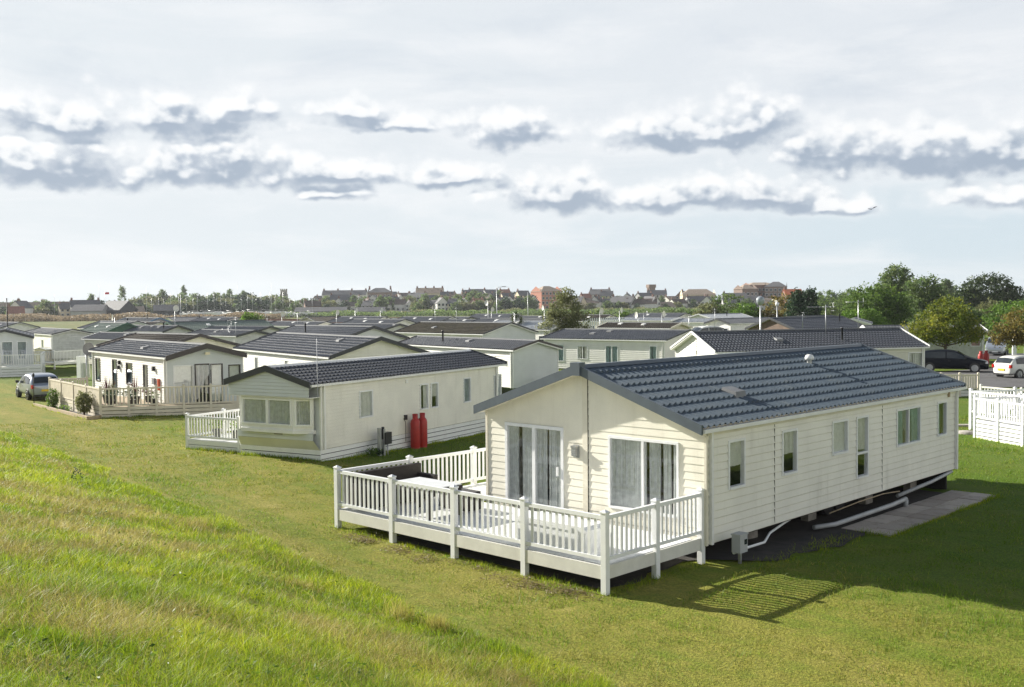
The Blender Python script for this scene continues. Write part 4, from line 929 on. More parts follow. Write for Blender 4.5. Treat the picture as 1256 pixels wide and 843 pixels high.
# ------------------------------------------------------------------ cars
def car(name, label, cat, loc, rz, L, Wd, H, col, prof, glass_tint=None, group=None, plate=None):
    """body lofted through cross sections; prof rows: (x/L, belt height, roof height, roof half width factor)"""
    t = thing(name, label, cat, loc, rz); w = Wd/2; zb = .22
    rows = []
    for (fx, fb, fr, fw, fn) in prof:
        x = (fx-.5)*L; W = w*fn
        rows.append([(x, 0, zb), (x, W*.82, zb), (x, W*.98, zb+.16), (x, W, fb*.62*H+.05), (x, W*.97, fb*H), (x, w*fw*1.06, fr*H-.09 if fr > fb+.08 else fr*H-.01), (x, w*fw*.86, fr*H-.015), (x, 0, fr*H)])
    m = len(rows[0]); mb = MB(); V = []; F = []
    ring = [r + [(x, -y, z) for (x, y, z) in r[-2:0:-1]] for r in rows]; k = len(ring[0])
    for r in ring: V += r
    for i in range(len(ring)-1):
        for j in range(k): F.append((i*k+j, i*k+(j+1) % k, (i+1)*k+(j+1) % k, (i+1)*k+j))
    F.append(tuple(range(k))[::-1]); F.append(tuple(range((len(ring)-1)*k, len(ring)*k)))
    mb.add(V, F, True); b = mb.obj('body', col, t)
    md = b.modifiers.new('smooth', 'SUBSURF'); md.levels = 2; md.render_levels = 2
    gl = winglass
    # side glass follows the slope between belt and roof edge
    def pane(i0, i1, f0, f1, z0=.08, z1=.92, nm='side_window'):
        for sg in (1, -1):
            g = MB(); n = 6; Vg = []
            for q in range(n+1):
                f = q/n; xi = (i0+f0)+(i1+f1-i0-f0)*f; a = min(int(xi), len(rows)-2); h = xi-a
                for zz in (z0, z1):
                    p4 = [rows[a][4][c]*(1-h)+rows[a+1][4][c]*h for c in range(3)]; p5 = [rows[a][5][c]*(1-h)+rows[a+1][5][c]*h for c in range(3)]
                    pt = [p4[c]*(1-zz)+p5[c]*zz for c in range(3)]; Vg.append((pt[0], sg*(pt[1]+.004), pt[2]))
            g.add(Vg, [(2*q, 2*q+1, 2*q+3, 2*q+2) for q in range(n)]); g.obj(nm, gl, t)
    def screen(i, nm, out):
        r0, r1 = rows[i], rows[i+1]; lo, hi = (r0, r1) if r0[7][2] < r1[7][2] else (r1, r0)
        g = MB(); a = .14; c = .93; P = []
        for f in (a, c):
            x = lo[7][0]*(1-f)+hi[7][0]*f+out; z = lo[7][2]*(1-f)+hi[7][2]*f+.012; y = (lo[6][1]*(1-f)+hi[6][1]*f)*(1.02)
            P.append([(x+ (0 if abs(s) < .5 else -out*.6), y*s, z-.03*abs(s)) for s in (-1, -.6, 0, .6, 1)])
        g.add(P[0]+P[1], [(q, q+1, q+6, q+5) for q in range(4)]); g.obj(nm, gl, t)
    t['_x'] = 0; del t['_x']
    return t, pane, screen, rows
def wheels(t, L, Wd, r, xs, rimm=None):
    for x in xs:
        for s in (-1, 1):
            y = s*(Wd/2-.10); mb = MB(); mb.tube([(x, y-.1, r), (x, y+.1, r)], r, 22); mb.tube([(x, y-s*.02, r), (x, y+s*.106, r)], r*.98, 22); w = mb.obj('wheel', blackplastic, t)
            mb = MB(); mb.tube([(x, y+s*.10, r), (x, y+s*.112, r)], r*.68, 18)
            mb.obj('rim', rimm or steel, w)
            mb = MB()
            for q in range(5):
                a = q*2*pi/5; mb.beam((x+r*.14*cos(a), y+s*.116, r+r*.14*sin(a)), (x+r*.62*cos(a), y+s*.116, r+r*.62*sin(a)), .02, .09, (0, 1, 0))
            mb.obj('spokes', rimm or steel, w)
            mb = MB(); mb.tube([(x, y-s*.08, r+.02), (x, y+s*.104, r+.02)], r*1.08, 22); mb.obj('wheel_arch', black, t)
def blk(t, nm, m, x0, x1, y0, y1, z0, z1): mb = MB(); mb.box(x0, x1, y0, y1, z0, z1); return mb.obj(nm, m, t)
silver = mat('silver_car_paint', (.44, .47, .50), .28, .6, var=.03, coat=.6); blackcar = mat('black_car_paint', (.006, .008, .014), .3, 0, var=.05, coat=0, spec=.12); whitecar = mat('cream_white_car_paint', (.66, .66, .62), .3, 0, var=.03, coat=.6); grey_low = mat('blue_silver_car_paint', (.30, .34, .40), .3, .6, var=.03, coat=.6)
lens_red = mat('red_lamp_lens', (.45, .01, .01), .2); lens_w = mat('clear_lamp_lens', (.7, .7, .7), .1); yplate = mat('yellow_plate', (.75, .52, .03), .4); wplate = mat('white_plate', (.8, .8, .78), .4)
# profile rows run from the rear (x=-L/2) to the nose
hatch = [(0, .50, .56, .8, .80), (.02, .60, .63, .84, .90), (.10, .61, .90, .80, .97), (.22, .60, .985, .79, 1), (.42, .59, 1.0, .80, 1), (.56, .585, .97, .80, 1), (.74, .575, .64, .86, 1), (.88, .53, .58, .84, .96), (.97, .47, .52, .78, .86), (1, .36, .42, .72, .76)]
estate = [(0, .52, .60, .8, .84), (.02, .61, .66, .82, .92), (.06, .62, .90, .78, .97), (.20, .61, .985, .78, 1), (.42, .60, 1.0, .79, 1), (.56, .595, .96, .78, 1), (.73, .58, .64, .86, 1), (.88, .53, .58, .84, .96), (.97, .47, .52, .78, .86), (1, .36, .42, .72, .76)]
mpv = [(0, .50, .58, .8, .84), (.02, .58, .64, .84, .93), (.07, .58, .93, .80, .98), (.22, .57, 1.0, .80, 1), (.45, .565, 1.0, .80, 1), (.60, .56, .97, .80, 1), (.84, .55, .60, .86, 1), (.93, .50, .55, .84, .95), (.98, .44, .48, .78, .87), (1, .34, .40, .72, .78)]
def dress(t, pane, screen, L, Wd, H, kind, rear_plate=True):
    pane(2, 4, .25, -.05); pane(4, 5, .05, .75, .08, .9)
    if kind != 'hatch': pane(1, 2, .75, .12, .12, .85, 'quarter_window')
    screen(1 if kind != 'x' else 1, 'rear_window', -.025); screen(5, 'windscreen', .03)
    for s in (-1, 1):
        blk(t, 'tail_lamp', lens_red, -L/2-.012, -L/2+.16, s*Wd*.41-.07, s*Wd*.41+.07, H*.46, H*.60)
        blk(t, 'headlamp', lens_w, L*.5-.22, L*.5-.06, s*Wd*.36-.14, s*Wd*.36+.12, H*.40, H*.48)
        blk(t, 'wing_mirror', blackplastic, L*.17, L*.17+.14, s*(Wd/2+.08)-.08, s*(Wd/2+.08)+.08, H*.60, H*.70)
        blk(t, 'door_handle', blackplastic, -L*.06, -L*.02, s*Wd*.5-.008, s*Wd*.5+.008, H*.50, H*.52)
    pl = blk(t, 'number_plate', yplate, -L/2-.03, -L/2-.005, -.26, .26, H*.34, H*.34+.12); blk(t, 'number_plate', wplate, L/2-.01, L/2+.012, -.26, .26, .36, .47)
    blk(t, 'bumper', blackplastic, -L/2-.02, -L/2+.3, -Wd*.38, Wd*.38, .23, .33); blk(t, 'grille', blackplastic, L/2-.1, L/2+.006, -Wd*.26, Wd*.26, .30, .42)
def carv(name, label, cat, px0, py0, head, L, Wd, H, col, prof, kind, r=.295):
    x, y = G(px0, py0); z = H1(x, y)
    t, pane, screen, rows = car(name, label, cat, (x, y, z), head, L, Wd, H, col, prof); dress(t, pane, screen, L, Wd, H, kind); wheels(t, L, Wd, r, (-L*.31, L*.31)); return t
carv('hatchback_car', 'silver hatchback parked on the grass beside the taupe deck, seen from behind', 'car', 47, 490, radians(127), 3.9, 1.70, 1.45, grey_low, hatch, 'hatch')
carv('estate_car', 'black estate car parked in front of the pale sage caravan', 'car', 1168, 456, radians(-24), 4.75, 1.85, 1.62, blackcar, estate, 'estate', .34)
carv('hatchback_car', 'small white hatchback with yellow rear plate on the tarmac at the right edge', 'car', 1254, 463, radians(22), 3.7, 1.66, 1.5, whitecar, hatch, 'hatch')
carv('people_carrier', 'silver people carrier facing the camera beside the blue badged cabin', 'car', 1222, 435.5, radians(-118), 4.4, 1.8, 1.68, silver, mpv, 'mpv')
x, y = AT(862, 112); 
t, pane, screen, rows = car('parked_van', 'white van roof showing between the far caravans left of the brick chalet', 'van', (x, y, 0), radians(-160), 5.0, 2.0, 2.6, whitecar, mpv); dress(t, pane, screen, 5.0, 2.0, 2.6, 'mpv'); wheels(t, 5.0, 2.0, .34, (-1.6, 1.6))
gx, gy = G(1203, 453); gas_bottle('left red gas bottle behind the bonnet of the black estate car', (gx, gy, 0), 'red gas bottles behind the black car').scale = (1.12, 1.12, .95)
gx, gy = G(1209.5, 452); gas_bottle('right red gas bottle behind the bonnet of the black estate car', (gx, gy, 0), 'red gas bottles behind the black car').scale = (1.12, 1.12, .95)
# road on the right
def sheet(name, pts, z, m, kind='structure', lift=0.0):
    mb = MB(); mb.add([(x, y, H1(x, y)+z) for x, y in pts], [tuple(range(len(pts)))]); return tag(mb.obj(name, m), kind=kind)
sheet('road', [G(1120, 482), G(1180, 476), G(1290, 476), G(1330, 446), G(1216, 452), G(1120, 458)], .03, tarmac)
sheet('road', [G(1195, 441), G(1330, 440), G(1330, 434), G(1195, 434)], .03, tarmac)
mb = MB(); p, q = Vector(G(1219, 469.6)), Vector(G(1232, 469.2)); mb.add([(p.x, p.y, .035), (q.x, q.y, .035), (q.x+.12, q.y+.3, .035), (p.x+.1, p.y+.3, .035)], [(0, 1, 2, 3)]); tag(mb.obj('road_marking', white_trim), kind='structure')
# white railings by the far road at the right edge
a = Vector(G(1244, 440)); t = thing('picket_fence', 'white gate and posts by the far road at the right edge of the photo', 'fence', (0, 0, 0)); railing(t, a, a+Vector((4.5, -.8)), 2, .2, 1.7, 0, 0, sp=.5, post=.3)
# ------------------------------------------------------------------ trees
def crown(n_cl, per, blobs, ls, cl_r, hollow=.45, up=0.0):
    """leaf clumps on and inside a few lobes; blobs: (x, y, z, rx, ry, rz, weight)"""
    B = np.array(blobs, float); pr = B[:, 6]/B[:, 6].sum(); Vs = []
    idx = RNG.choice(len(B), n_cl, p=pr)
    d = RNG.normal(size=(n_cl, 3)); d[:, 2] += up; d /= np.linalg.norm(d, axis=1)[:, None]
    q = (hollow + (1-hollow)*RNG.uniform(0, 1, (n_cl, 1))**.55)*(1+RNG.normal(0, .07, (n_cl, 1)))
    C = B[idx, :3] + d*q*B[idx, 3:6]
    sz = cl_r*RNG.uniform(.55, 1.35, (n_cl, 1))
    P = (C[:, None, :] + RNG.normal(0, .55, (n_cl, per, 3))*sz[:, None, :]*[1, 1, .7]).reshape(-1, 3)
    return leaf_quads(len(P), lambda k: P, ls*.7, ls*1.3, .3, .75)
def tree(name, label, loc, H, blobs, lm, n_cl=160, per=26, ls=.22, cl=.5, tr=.16, group=None, cat='tree', limbs=6, th=None):
    t = thing(name, label, cat, loc, 0, group); B = [(b[0], b[1], b[2]*H, b[3], b[4], b[5]*H, b[6] if len(b) > 6 else 1) for b in blobs]
    V, F = crown(n_cl, per, B, ls, cl); np_obj('crown', V, F, lm, t)
    zl = min(b[2]-b[5] for b in B); th = th or max(zl, .3)
    mb = MB(); mb.tube([(0, 0, -.3), (.02, 0, .15), (0, .03, th*.6), (.05, 0, th+.15*H)], [tr*1.5, tr*1.1, tr*.9, tr*.6], 9)
    for i in range(limbs):
        b = B[i % len(B)]; a = i*2.4+RNG.uniform(0, .8); e = Vector((b[0]+b[3]*.55*cos(a), b[1]+b[4]*.55*sin(a), b[2]+b[5]*.3*RNG.uniform(-.6, .9)))
        s = Vector((.03, .01, th*RNG.uniform(.75, 1.1))); m = (s+e)/2+Vector((0, 0, -.04*H)); mb.tube([s, m, e], [tr*.55, tr*.35, tr*.1], 6)
    mb.obj('trunk', bark, t); return t
def gz_(p): return (p[0], p[1], H1(p[0], p[1])-.05)
# right hand group
p = AT(1160, 80.5); tree('round_tree', 'yellow green round headed tree on a bare trunk behind the black estate car', gz_(p), 5.5, [(0, 0, .62, 2.3, 2.2, .25, 3), (-1.5, .3, .50, 1.4, 1.4, .16, 1.4), (1.6, 0, .46, 1.4, 1.3, .12, 1.4), (.2, 0, .80, 1.5, 1.5, .19, 1.6), (-.5, .4, .42, 1.4, 1.3, .1, .8)], L_autumn, 380, 30, .17, .36, .13, th=1.8)
p = AT(1260, 74); tree('rowan_tree', 'small rusty gold tree at the right edge beside the white hatchback', gz_(p), 4.8, [(0, 0, .66, 1.9, 1.8, .27, 2), (-1.2, 0, .52, 1.2, 1.1, .16, 1), (1.2, 0, .6, 1.3, 1.3, .2, 1)], L_rust, 240, 26, .16, .34, .09, th=2.0)
x, y, z = AT(1100, 172, 330); tree('ash_tree', 'tall blue green tree standing highest on the right skyline', (x, y, 0), 11.2, [(0, 0, .72, 2.8, 2.6, .26, 2), (1.0, 0, .5, 3.4, 3, .28, 2), (-1.5, 0, .55, 2.2, 2.2, .24, 1)], L_far, 420, 26, .34, .6, .22)
x, y = AT(1070, 132); tree('lime_tree', 'broad light green tree behind the tiled roof with two masts', (x, y, 0), 7.3, [(0, 0, .62, 3.4, 3.0, .36, 3), (-2.0, -.5, .38, 2.2, 2, .30, 1.6), (2.2, 0, .45, 2.6, 2.4, .34, 2), (3.2, .5, .62, 1.8, 1.8, .25, 1)], L_green, 560, 26, .30, .55, .2)
x, y = AT(1058, 124); tree('field_maple', 'bright low leafy tree in front of the broad light green one', (x, y, 0), 4.6, [(0, 0, .55, 2.6, 2.0, .40, 2), (-1.6, 0, .45, 1.4, 1.4, .36, 1)], L_bright, 260, 26, .26, .45, .12)
x, y = AT(1133, 165); tree('oak_tree', 'dark round tree between the tall tree and the willow', (x, y, 0), 9.3, [(0, 0, .66, 2.9, 2.6, .3, 2), (-1.2, 0, .4, 2.6, 2.2, .28, 1), (1.8, 0, .5, 2, 2, .25, 1)], L_far, 360, 26, .34, .6, .22)
x, y = AT(1211, 215); tree('willow_tree', 'great dark domed willow on the right skyline', (x, y, 0), 10.6, [(0, 0, .58, 5.6, 4.5, .40, 3), (-4.2, 0, .40, 3.4, 3, .34, 1.6), (4.0, 0, .44, 3.4, 3, .36, 1.6)], leaf_mat('leaf_willow', (.020, .042, .012), (.045, .078, .018), (.10, .13, .03), .25), 620, 26, .42, .75, .4)
x, y = AT(1212, 150); tree('bare_thicket', 'grey brown half bare tree below the willow', (x, y, 0), 5.6, [(0, 0, .5, 1.7, 1.6, .42, 1)], L_olive, 150, 20, .24, .5, .1)
for k, (px, d, h, w, lab) in enumerate(((1240, 135, 5.0, 3.2, 'bright green leafy bush below the willow, right of the grey brown tree'), (1262, 130, 4.8, 3, 'bright green bush cut by the right edge below the willow'), (1186, 140, 4.2, 2.4, 'dull green bush behind the yellow green tree and cabin'))):
    x, y = AT(px, d); tree('leafy_bush', lab, (x, y, 0), h, [(0, 0, .5, w, w*.8, .46, 1)], L_bright if k < 2 else L_far, 200, 24, .28, .5, .1, cat='bush')
# dark conifers and the trees round them
for (px, d, h, w, lm, lab) in ((958, 150, 6.0, 3.0, L_rust, 'brownish tree left of the dark conifers behind the globe lamps'), (977, 138, 6.6, 1.7, L_dark, 'dark conifer, left of the two behind the brick chalet'), (992, 142, 6.9, 1.9, L_dark, 'dark conifer, right of the two behind the brick chalet'),
    (916, 150, 5.0, 2.4, L_bright, 'pale green feathery tree behind the taller globe lamp'), (890, 165, 6.8, 3.2, L_far, 'round dark tree left of the pale feathery tree'), (870, 160, 5.2, 2.0, L_olive, 'olive tree left of the round dark tree'), (1022, 210, 7.5, 4.5, L_far, 'dome of distant trees right of the dark conifers'), (1045, 230, 8.4, 4.2, L_far, 'paler distant tree left of the broad light green one')):
    x, y = AT(px, d); tree('conifer_tree' if lm is L_dark else 'broadleaf_tree', lab, (x, y, 0), h, [(0, 0, .55, w, w*.8, .42, 2), (w*.5, 0, .4, w*.7, w*.6, .3, 1), (-w*.5, 0, .42, w*.7, w*.6, .32, 1)] if lm is not L_dark else [(0, 0, .3, w, w, .28, 1.4), (0, 0, .55, w*.75, w*.75, .25, 1.2), (.1, 0, .8, w*.4, w*.4, .2, .8)], lm, 230, 24, .30, .5, .14)
x, y = AT(693, 98); tree('olive_tree', 'greyish olive leaved tree standing among the caravans left of the slatted fence', (x, y, 0), 6.5, [(0, 0, .70, 1.5, 1.4, .28, 2), (-1.0, 0, .45, 1.4, 1.3, .26, 1.6), (1.1, 0, .48, 1.4, 1.3, .28, 1.6), (.1, 0, .9, .7, .7, .12, .6)], L_olive, 330, 26, .17, .36, .13)
x, y = AT(633, 102); t = thing('cordyline_palm', 'cabbage palm with spiky heads behind the mossy brown roof', 'palm', (x, y, 0))
mb = MB(); mb.tube([(0, 0, -.2), (0, 0, 2.6), (-.25, 0, 3.5)], [.16, .13, .1], 8); mb.tube([(0, 0, 2.4), (.45, .1, 3.3)], [.11, .08], 7); mb.obj('trunk', bark, t)
for (a, b, c) in ((-.3, 0, 3.7), (.5, .1, 3.5), (.1, -.2, 4.0)):
    V = []; F = []
    for i in range(70):
        az = RNG.uniform(0, 2*pi); up = RNG.uniform(-.4, 1.0)*pi/2; L = RNG.uniform(.6, .95); dd = np.array([cos(az)*cos(up), sin(az)*cos(up), sin(up)]); sd = np.array([-sin(az), cos(az), 0])*.04; o = len(V)
        for k in range(4): f = k/3; q = dd*L*f+np.array([a, b, c-.3*L*f*f]); V += [q-sd*(1-.9*f), q+sd*(1-.9*f)]
        F += [(o+2*k, o+2*k+1, o+2*k+3, o+2*k+2) for k in range(3)]
    np_obj('frond_head', np.array(V), np.array(F), L_palm, t)
x, y = AT(307, 150); tree('clipped_shrub', 'lone round green shrub at the field edge left of the church tower', (x, y, 0), 4.6, [(0, 0, .5, 1.6, 1.4, .46, 1)], L_bright, 160, 24, .26, .45, .1, cat='bush')
# the clipped hedge line behind the white flat roofs
items = []
rh = random.Random(9)
for i in range(17):
    px = 722+i*11.5; x, y = AT(px, 178+rh.uniform(-6, 6)); h = rh.uniform(3.0, 4.3); lm = L_far if i % 4 else L_green
    o = tree('hedge_shrub', 'x', (x, y, 0), h, [(0, 0, .48, 1.5, 1.3, .5, 1)], lm, 70, 20, .34, .5, .08, 'shrubs of the tall hedge', 'shrub', limbs=2); items.append((o, px, 'shrub of the dark hedge beyond white roofs'))
place_labels(items, '{st}, {ord} right of {mk}')
# ------------------------------------------------------------------ scrub and hedgerow bands (uncountable)
def band(name, label, px0, px1, d0, d1, h0, h1, lm, n, ls):
    px = RNG.uniform(px0, px1, n); d = RNG.uniform(d0, d1, n); x = (px-628)/CF*d
    lump = (.55+.45*np.sin(x*.21+d*.05)*np.sin(x*.083+1.7)+.15*np.sin(x*.9)); hh = h0+(h1-h0)*np.clip(lump, 0, 1)
    P = np.stack([x, d, hgt(x, d)+hh*RNG.uniform(0, 1, n)**.8], 1)
    V, F = leaf_quads(n, lambda k: P, ls*.6, ls*1.4, 0, .8); return tag(np_obj(name, V, F, lm), label, 'scrub', None, 'stuff')
band('reed_scrub', 'band of brown reeds and scrub beyond the park on the left', -60, 185, 415, 450, 1.0, 3.3, L_reed, 26000, .6)
band('reed_scrub_green', 'mixed brown and green scrub in front of the boatyard', 180, 350, 425, 455, .9, 2.9, L_reed, 15000, .6)
band('hedgerow', 'long dark hedgerow between the field and the town', 330, 905, 470, 500, 1.2, 3.0, L_far, 30000, .65)
band('field_hedge', 'low pale hedge along the foot of the town', 390, 905, 512, 530, .8, 3.2, L_olive, 9000, .9)
# ------------------------------------------------------------------ the town on the rise
def house(wm, rm, w, d, hw, hr, gable=True, chim=1, nwin=3, floors=2, hip=False):
    t = thing('town_house', 'x', 'house', (0, -900, 0), 0, 'houses of the town on the rise')
    mb = MB(); mb.prism([(-w/2, -3), (w/2, -3), (w/2, hw), (0, hr-.12), (-w/2, hw)] if gable else [(-w/2, -3), (w/2, -3), (w/2, hw), (-w/2, hw)], -d/2, d/2)
    if not gable: mb.add([(-w/2, -d/2, hw), (-w/2, d/2, hw), (-w/2, 0, hr-.12), (w/2, -d/2, hw), (w/2, d/2, hw), (w/2, 0, hr-.12)], [(0, 1, 2), (3, 4, 5)])
    mb.obj('wall', wm, t); mb = MB()
    if gable:
        for s in (-1, 1): mb.hexa([(0, -d/2-.3, hr-.1), (s*(w/2+.4), -d/2-.3, hw-.35), (s*(w/2+.4), d/2+.3, hw-.35), (0, d/2+.3, hr-.1), (0, -d/2-.3, hr+.1), (s*(w/2+.4), -d/2-.3, hw-.15), (s*(w/2+.4), d/2+.3, hw-.15), (0, d/2+.3, hr+.1)])
    elif hip:
        rx = w/2-d/2*.8; b = [(-w/2-.4, -d/2-.4, hw-.1), (w/2+.4, -d/2-.4, hw-.1), (w/2+.4, d/2+.4, hw-.1), (-w/2-.4, d/2+.4, hw-.1), (-rx, 0, hr), (rx, 0, hr)]
        mb.add(b, [(0, 1, 5, 4), (1, 2, 5), (2, 3, 4, 5), (3, 0, 4), (0, 3, 2, 1)])
    else:
        for s in (-1, 1): mb.hexa([(-w/2-.3, 0, hr-.1), (w/2+.3, 0, hr-.1), (w/2+.3, s*(d/2+.4), hw-.35), (-w/2-.3, s*(d/2+.4), hw-.35), (-w/2-.3, 0, hr+.1), (w/2+.3, 0, hr+.1), (w/2+.3, s*(d/2+.4), hw-.15), (-w/2-.3, s*(d/2+.4), hw-.15)])
    r = mb.obj('roof', rm, t)
    for c in range(chim):
        cx = (w*.5-.6)*(-1 if c == 0 else 1) if not gable else 0; cy = 0 if not gable else (d*.25 if c else -d*.2)
        if chim > 2: cx = -w/2+.6+(w-1.2)*c/(chim-1)
        mb = MB(); mb.box(cx-.5, cx+.5, cy-.4, cy+.4, hr-1.2, hr+1.1)
        for q in (-.25, .25): mb.tube([(cx+q, cy, hr+1.1), (cx+q, cy, hr+1.5)], .13, 6)
        mb.obj('chimney', brickm, r)
    for f in range(floors):
        for i in range(nwin):
            cx = -w/2+w*(i+.5)/nwin; z = .9+2.7*f; mb = MB()
            if z+1.5 > hw: continue
            ww = min(.7, w/nwin*.3); mb.box(cx-ww-.1, cx+ww+.1, -d/2-.05, -d/2+.02, z-.1, z+1.5); wo = mb.obj('window', upvc, t); mb = MB(); mb.box(cx-ww, cx+ww, -d/2-.08, -d/2-.0, z, z+1.4); mb.obj('pane', winglass, wo)
    mb = MB(); mb.box(-.5, .5, -d/2-.06, -d/2, -1.5, .6); mb.obj('door', brown_trim, t)
    return t
HP = [('white gabled town house', house(render_w, tile_grey, 7, 9, 5.2, 8.6)), ('brick town house with brown roof', house(brickm, tile_brown, 10, 8, 5.0, 8.2, False, 2)), ('white town house with brown roof', house(render_w, tile_brown, 12, 8, 5.0, 8.0, False, 2, 4)), ('cream town house with grey roof', house(render_c, tile_grey, 9, 8, 5.2, 8.6, False, 1)),
      ('grey town house with slate roof', house(render_g, tile_grey, 14, 9, 5.4, 8.8, False, 2, 5)), ('brick town house with red roof', house(brick2, tile_red, 9, 8, 5.0, 8.4, False, 2)), ('brown gabled town house', house(brick2, tile_brown, 8, 9, 5.2, 9.0)), ('low pale bungalow of the town', house(render_w, tile_tan, 12, 8, 2.8, 5.4, False, 1, 4, 1))]
used_p = set(); items = []; rt = random.Random(31)
def put_house(k, px, d, rz=0.0, sc=1.0, dz=0.0):
    x, y = AT(px, d); z = H1(x, y)+dz
    o = HP[k][1]
    if k in used_p: o = dup(o, (x, y, z), rz, sc)
    else: used_p.add(k); o.location = (x, y, z); o.rotation_euler = (0, 0, rz); o.scale = (sc, sc, sc)
    items.append((o, px, HP[k][0])); return o
for (px0, px1, d0, d1, step, dz) in ((372, 650, 560, 600, 15, 0), (385, 650, 640, 670, 17, 1.0), (395, 640, 740, 790, 21, 1.5), (690, 900, 545, 580, 14.5, 0), (700, 890, 640, 690, 19, .5), (30, 180, 470, 500, 33, .6), (905, 985, 560, 600, 20, 1)):
    px = px0
    while px < px1:
        k = rt.choices(range(8), (4, 1.6, 2.6, 2.2, 4, .6, 2.0, 2))[0]; put_house(k, px+rt.uniform(-4, 4), rt.uniform(d0, d1), rt.uniform(-.7, .7), rt.uniform(.70, .95), dz+.4); px += step*rt.uniform(.62, 1.15)
place_labels(items, '{st}, {ord} to the right of {mk}')
# landmarks
def lm_house(px, d, name, label, cat, *a, rz=0, dz=0, **k):
    t = house(*a, **k); x, y = AT(px, d); t.location = (x, y, H1(x, y)+dz); t.rotation_euler = (0, 0, rz); t.name = name; tag(t, label, cat); del t['group']; return t
lm_house(424, 720, 'white_terrace', 'long white terrace with four chimneys, highest roofline left of the turreted block', 'terrace', render_w, tile_grey, 30, 9, 7.4, 10.4, False, 4, 12, 3, dz=1.2)
lm_house(467, 690, 'turreted_block', 'tall brown block with dark mansard roof on the town skyline', 'apartment block', brick2, tile_grey, 15, 11, 9.5, 12.4, False, 2, 6, 3, True, dz=0)
lm_house(528, 700, 'cream_villa', 'large cream villa with four chimneys on the skyline right of the turreted block', 'house', render_c, tile_tan, 18, 9, 7.4, 10.6, False, 4, 7, 3, dz=.5)
lm_house(671, 620, 'red_brick_flats', 'square red brick block of flats with tan hipped roof', 'apartment block', mat('orange_red_brick', (.36, .15, .10), .85, var=.15, scale=2), tile_tan, 14.5, 13, 11.0, 14.2, False, 0, 6, 4, True, rz=.5, dz=-1.2)
lm_house(856, 640, 'long_hall', 'long low hall with wide tan roof left of the round dark tree', 'hall', render_c, tile_tan, 20, 11, 6.2, 9.6, False, 0, 6, 1, True, dz=.6)
lm_house(915, 600, 'brick_flats', 'brown brick flats with red roofs, left end of the group above the conifers', 'apartment block', brick2, tile_tan, 10, 10, 10.0, 12.4, False, 0, 4, 3, True, rz=.3, dz=1)
lm_house(932, 610, 'brick_flats', 'long brown brick flats with flat looking roof, middle of the group above the conifers', 'apartment block', brickm, tile_tan, 17, 11, 12.4, 13.9, False, 0, 7, 4, True, rz=.2, dz=.5)
lm_house(952, 600, 'brick_flats', 'brown brick flats with grey roof, right end of the group above the conifers', 'apartment block', brick2, tile_grey, 12, 11, 11.6, 14.4, False, 0, 5, 4, True, rz=-.3, dz=.5)
lm_house(972, 560, 'orange_roofed_house', 'house with bright orange tiled roof right of the brown brick flats', 'house', brickm, mat('orange_tiles', (.52, .13, .04), .8, var=.2), 9, 8, 7.0, 10.0, False, 1, 3, 2, dz=1.2)
lm_house(18, 500, 'long_barn', 'long house with big pinkish tan roof at the far left', 'house', render_c, tile_tan, 28, 14, 3.2, 8.6, False, 2, 6, 1, dz=-.3, rz=.2)
lm_house(82, 505, 'long_barn', 'long house with dark grey roof left of the black boathouse', 'house', render_g, tile_brown, 24, 13, 3.4, 8.7, False, 1, 6, 1, dz=-.3)
lm_house(20, 455, 'red_roofed_cottage', 'small white cottage with red roof before the pinkish tan roof', 'house', render_w, tile_red, 6.5, 6, 3.4, 6.2, False, 1, 2, 1, rz=.5)
bd = mat('black_boarding', (.022, .024, .028), .6, var=.2)
lm_house(112, 470, 'boathouse', 'pale fronted clubhouse with verandah beside the black boathouse', 'boathouse', render_g, tile_grey, 14, 9, 4.4, 7.0, False, 0, 7, 1, dz=-.3)
lm_house(146, 474, 'boathouse', 'black boarded boathouse with grey roof under the lone poplar', 'boathouse', bd, tile_grey, 13, 10, 4.6, 8.6, False, 0, 4, 2, dz=-.3, rz=-.5)
lm_house(205, 480, 'boathouse', 'dark shed with shallow roof among the masts of the boatyard', 'boathouse', bd, tile_grey, 11, 9, 4.2, 6.6, False, 0, 3, 1, dz=-.3, rz=.3)
lm_house(395, 500, 'boathouse', 'long low grey boatyard shed right of the church tower', 'boathouse', render_g, tile_grey, 24, 9, 3.2, 5.0, False, 0, 8, 1, dz=-.5)
lm_house(455, 505, 'boathouse', 'white and blue low shed right of the long grey boatyard shed', 'boathouse', render_w, tile_grey, 14, 8, 3.0, 4.8, False, 0, 4, 1, dz=-.5)
x, y = AT(349, 700); t = thing('church_tower', 'square grey stone church tower with battlements on the skyline', 'church tower', (x, y, H1(x, y)-4), .25)
mb = MB(); mb.box(-2.2, 2.2, -2.2, 2.2, 0, 17); mb.obj('shaft', stone, t); mb = MB()
for sx in (-1, 1):
    for sy in (-1, 1): mb.box(sx*2.2-.4, sx*2.2+.4, sy*2.2-.4, sy*2.2+.4, 0, 14.5); 
mb.obj('buttress', stone, t); mb = MB()
for i in range(4):
    for s in (-1, 1): mb.box(-2.3+i*1.2, -1.6+i*1.2, s*2.1-.2, s*2.1+.2, 17.002, 17.9); mb.box(s*2.1-.19, s*2.1+.19, -2.28+i*1.2, -1.62+i*1.2, 17.003, 17.88)
mb.obj('battlements', stone, t)
for s in (-.9, .9): mb = MB(); mb.box(s-.4, s+.4, -2.24, -2.18, 12.2, 15.4); mb.obj('belfry_opening', winglass, t)
x, y = AT(799, 720); t = thing('water_tower', 'small square brown tower block rising from the town roofs', 'tower', (x, y, H1(x, y)), .3)
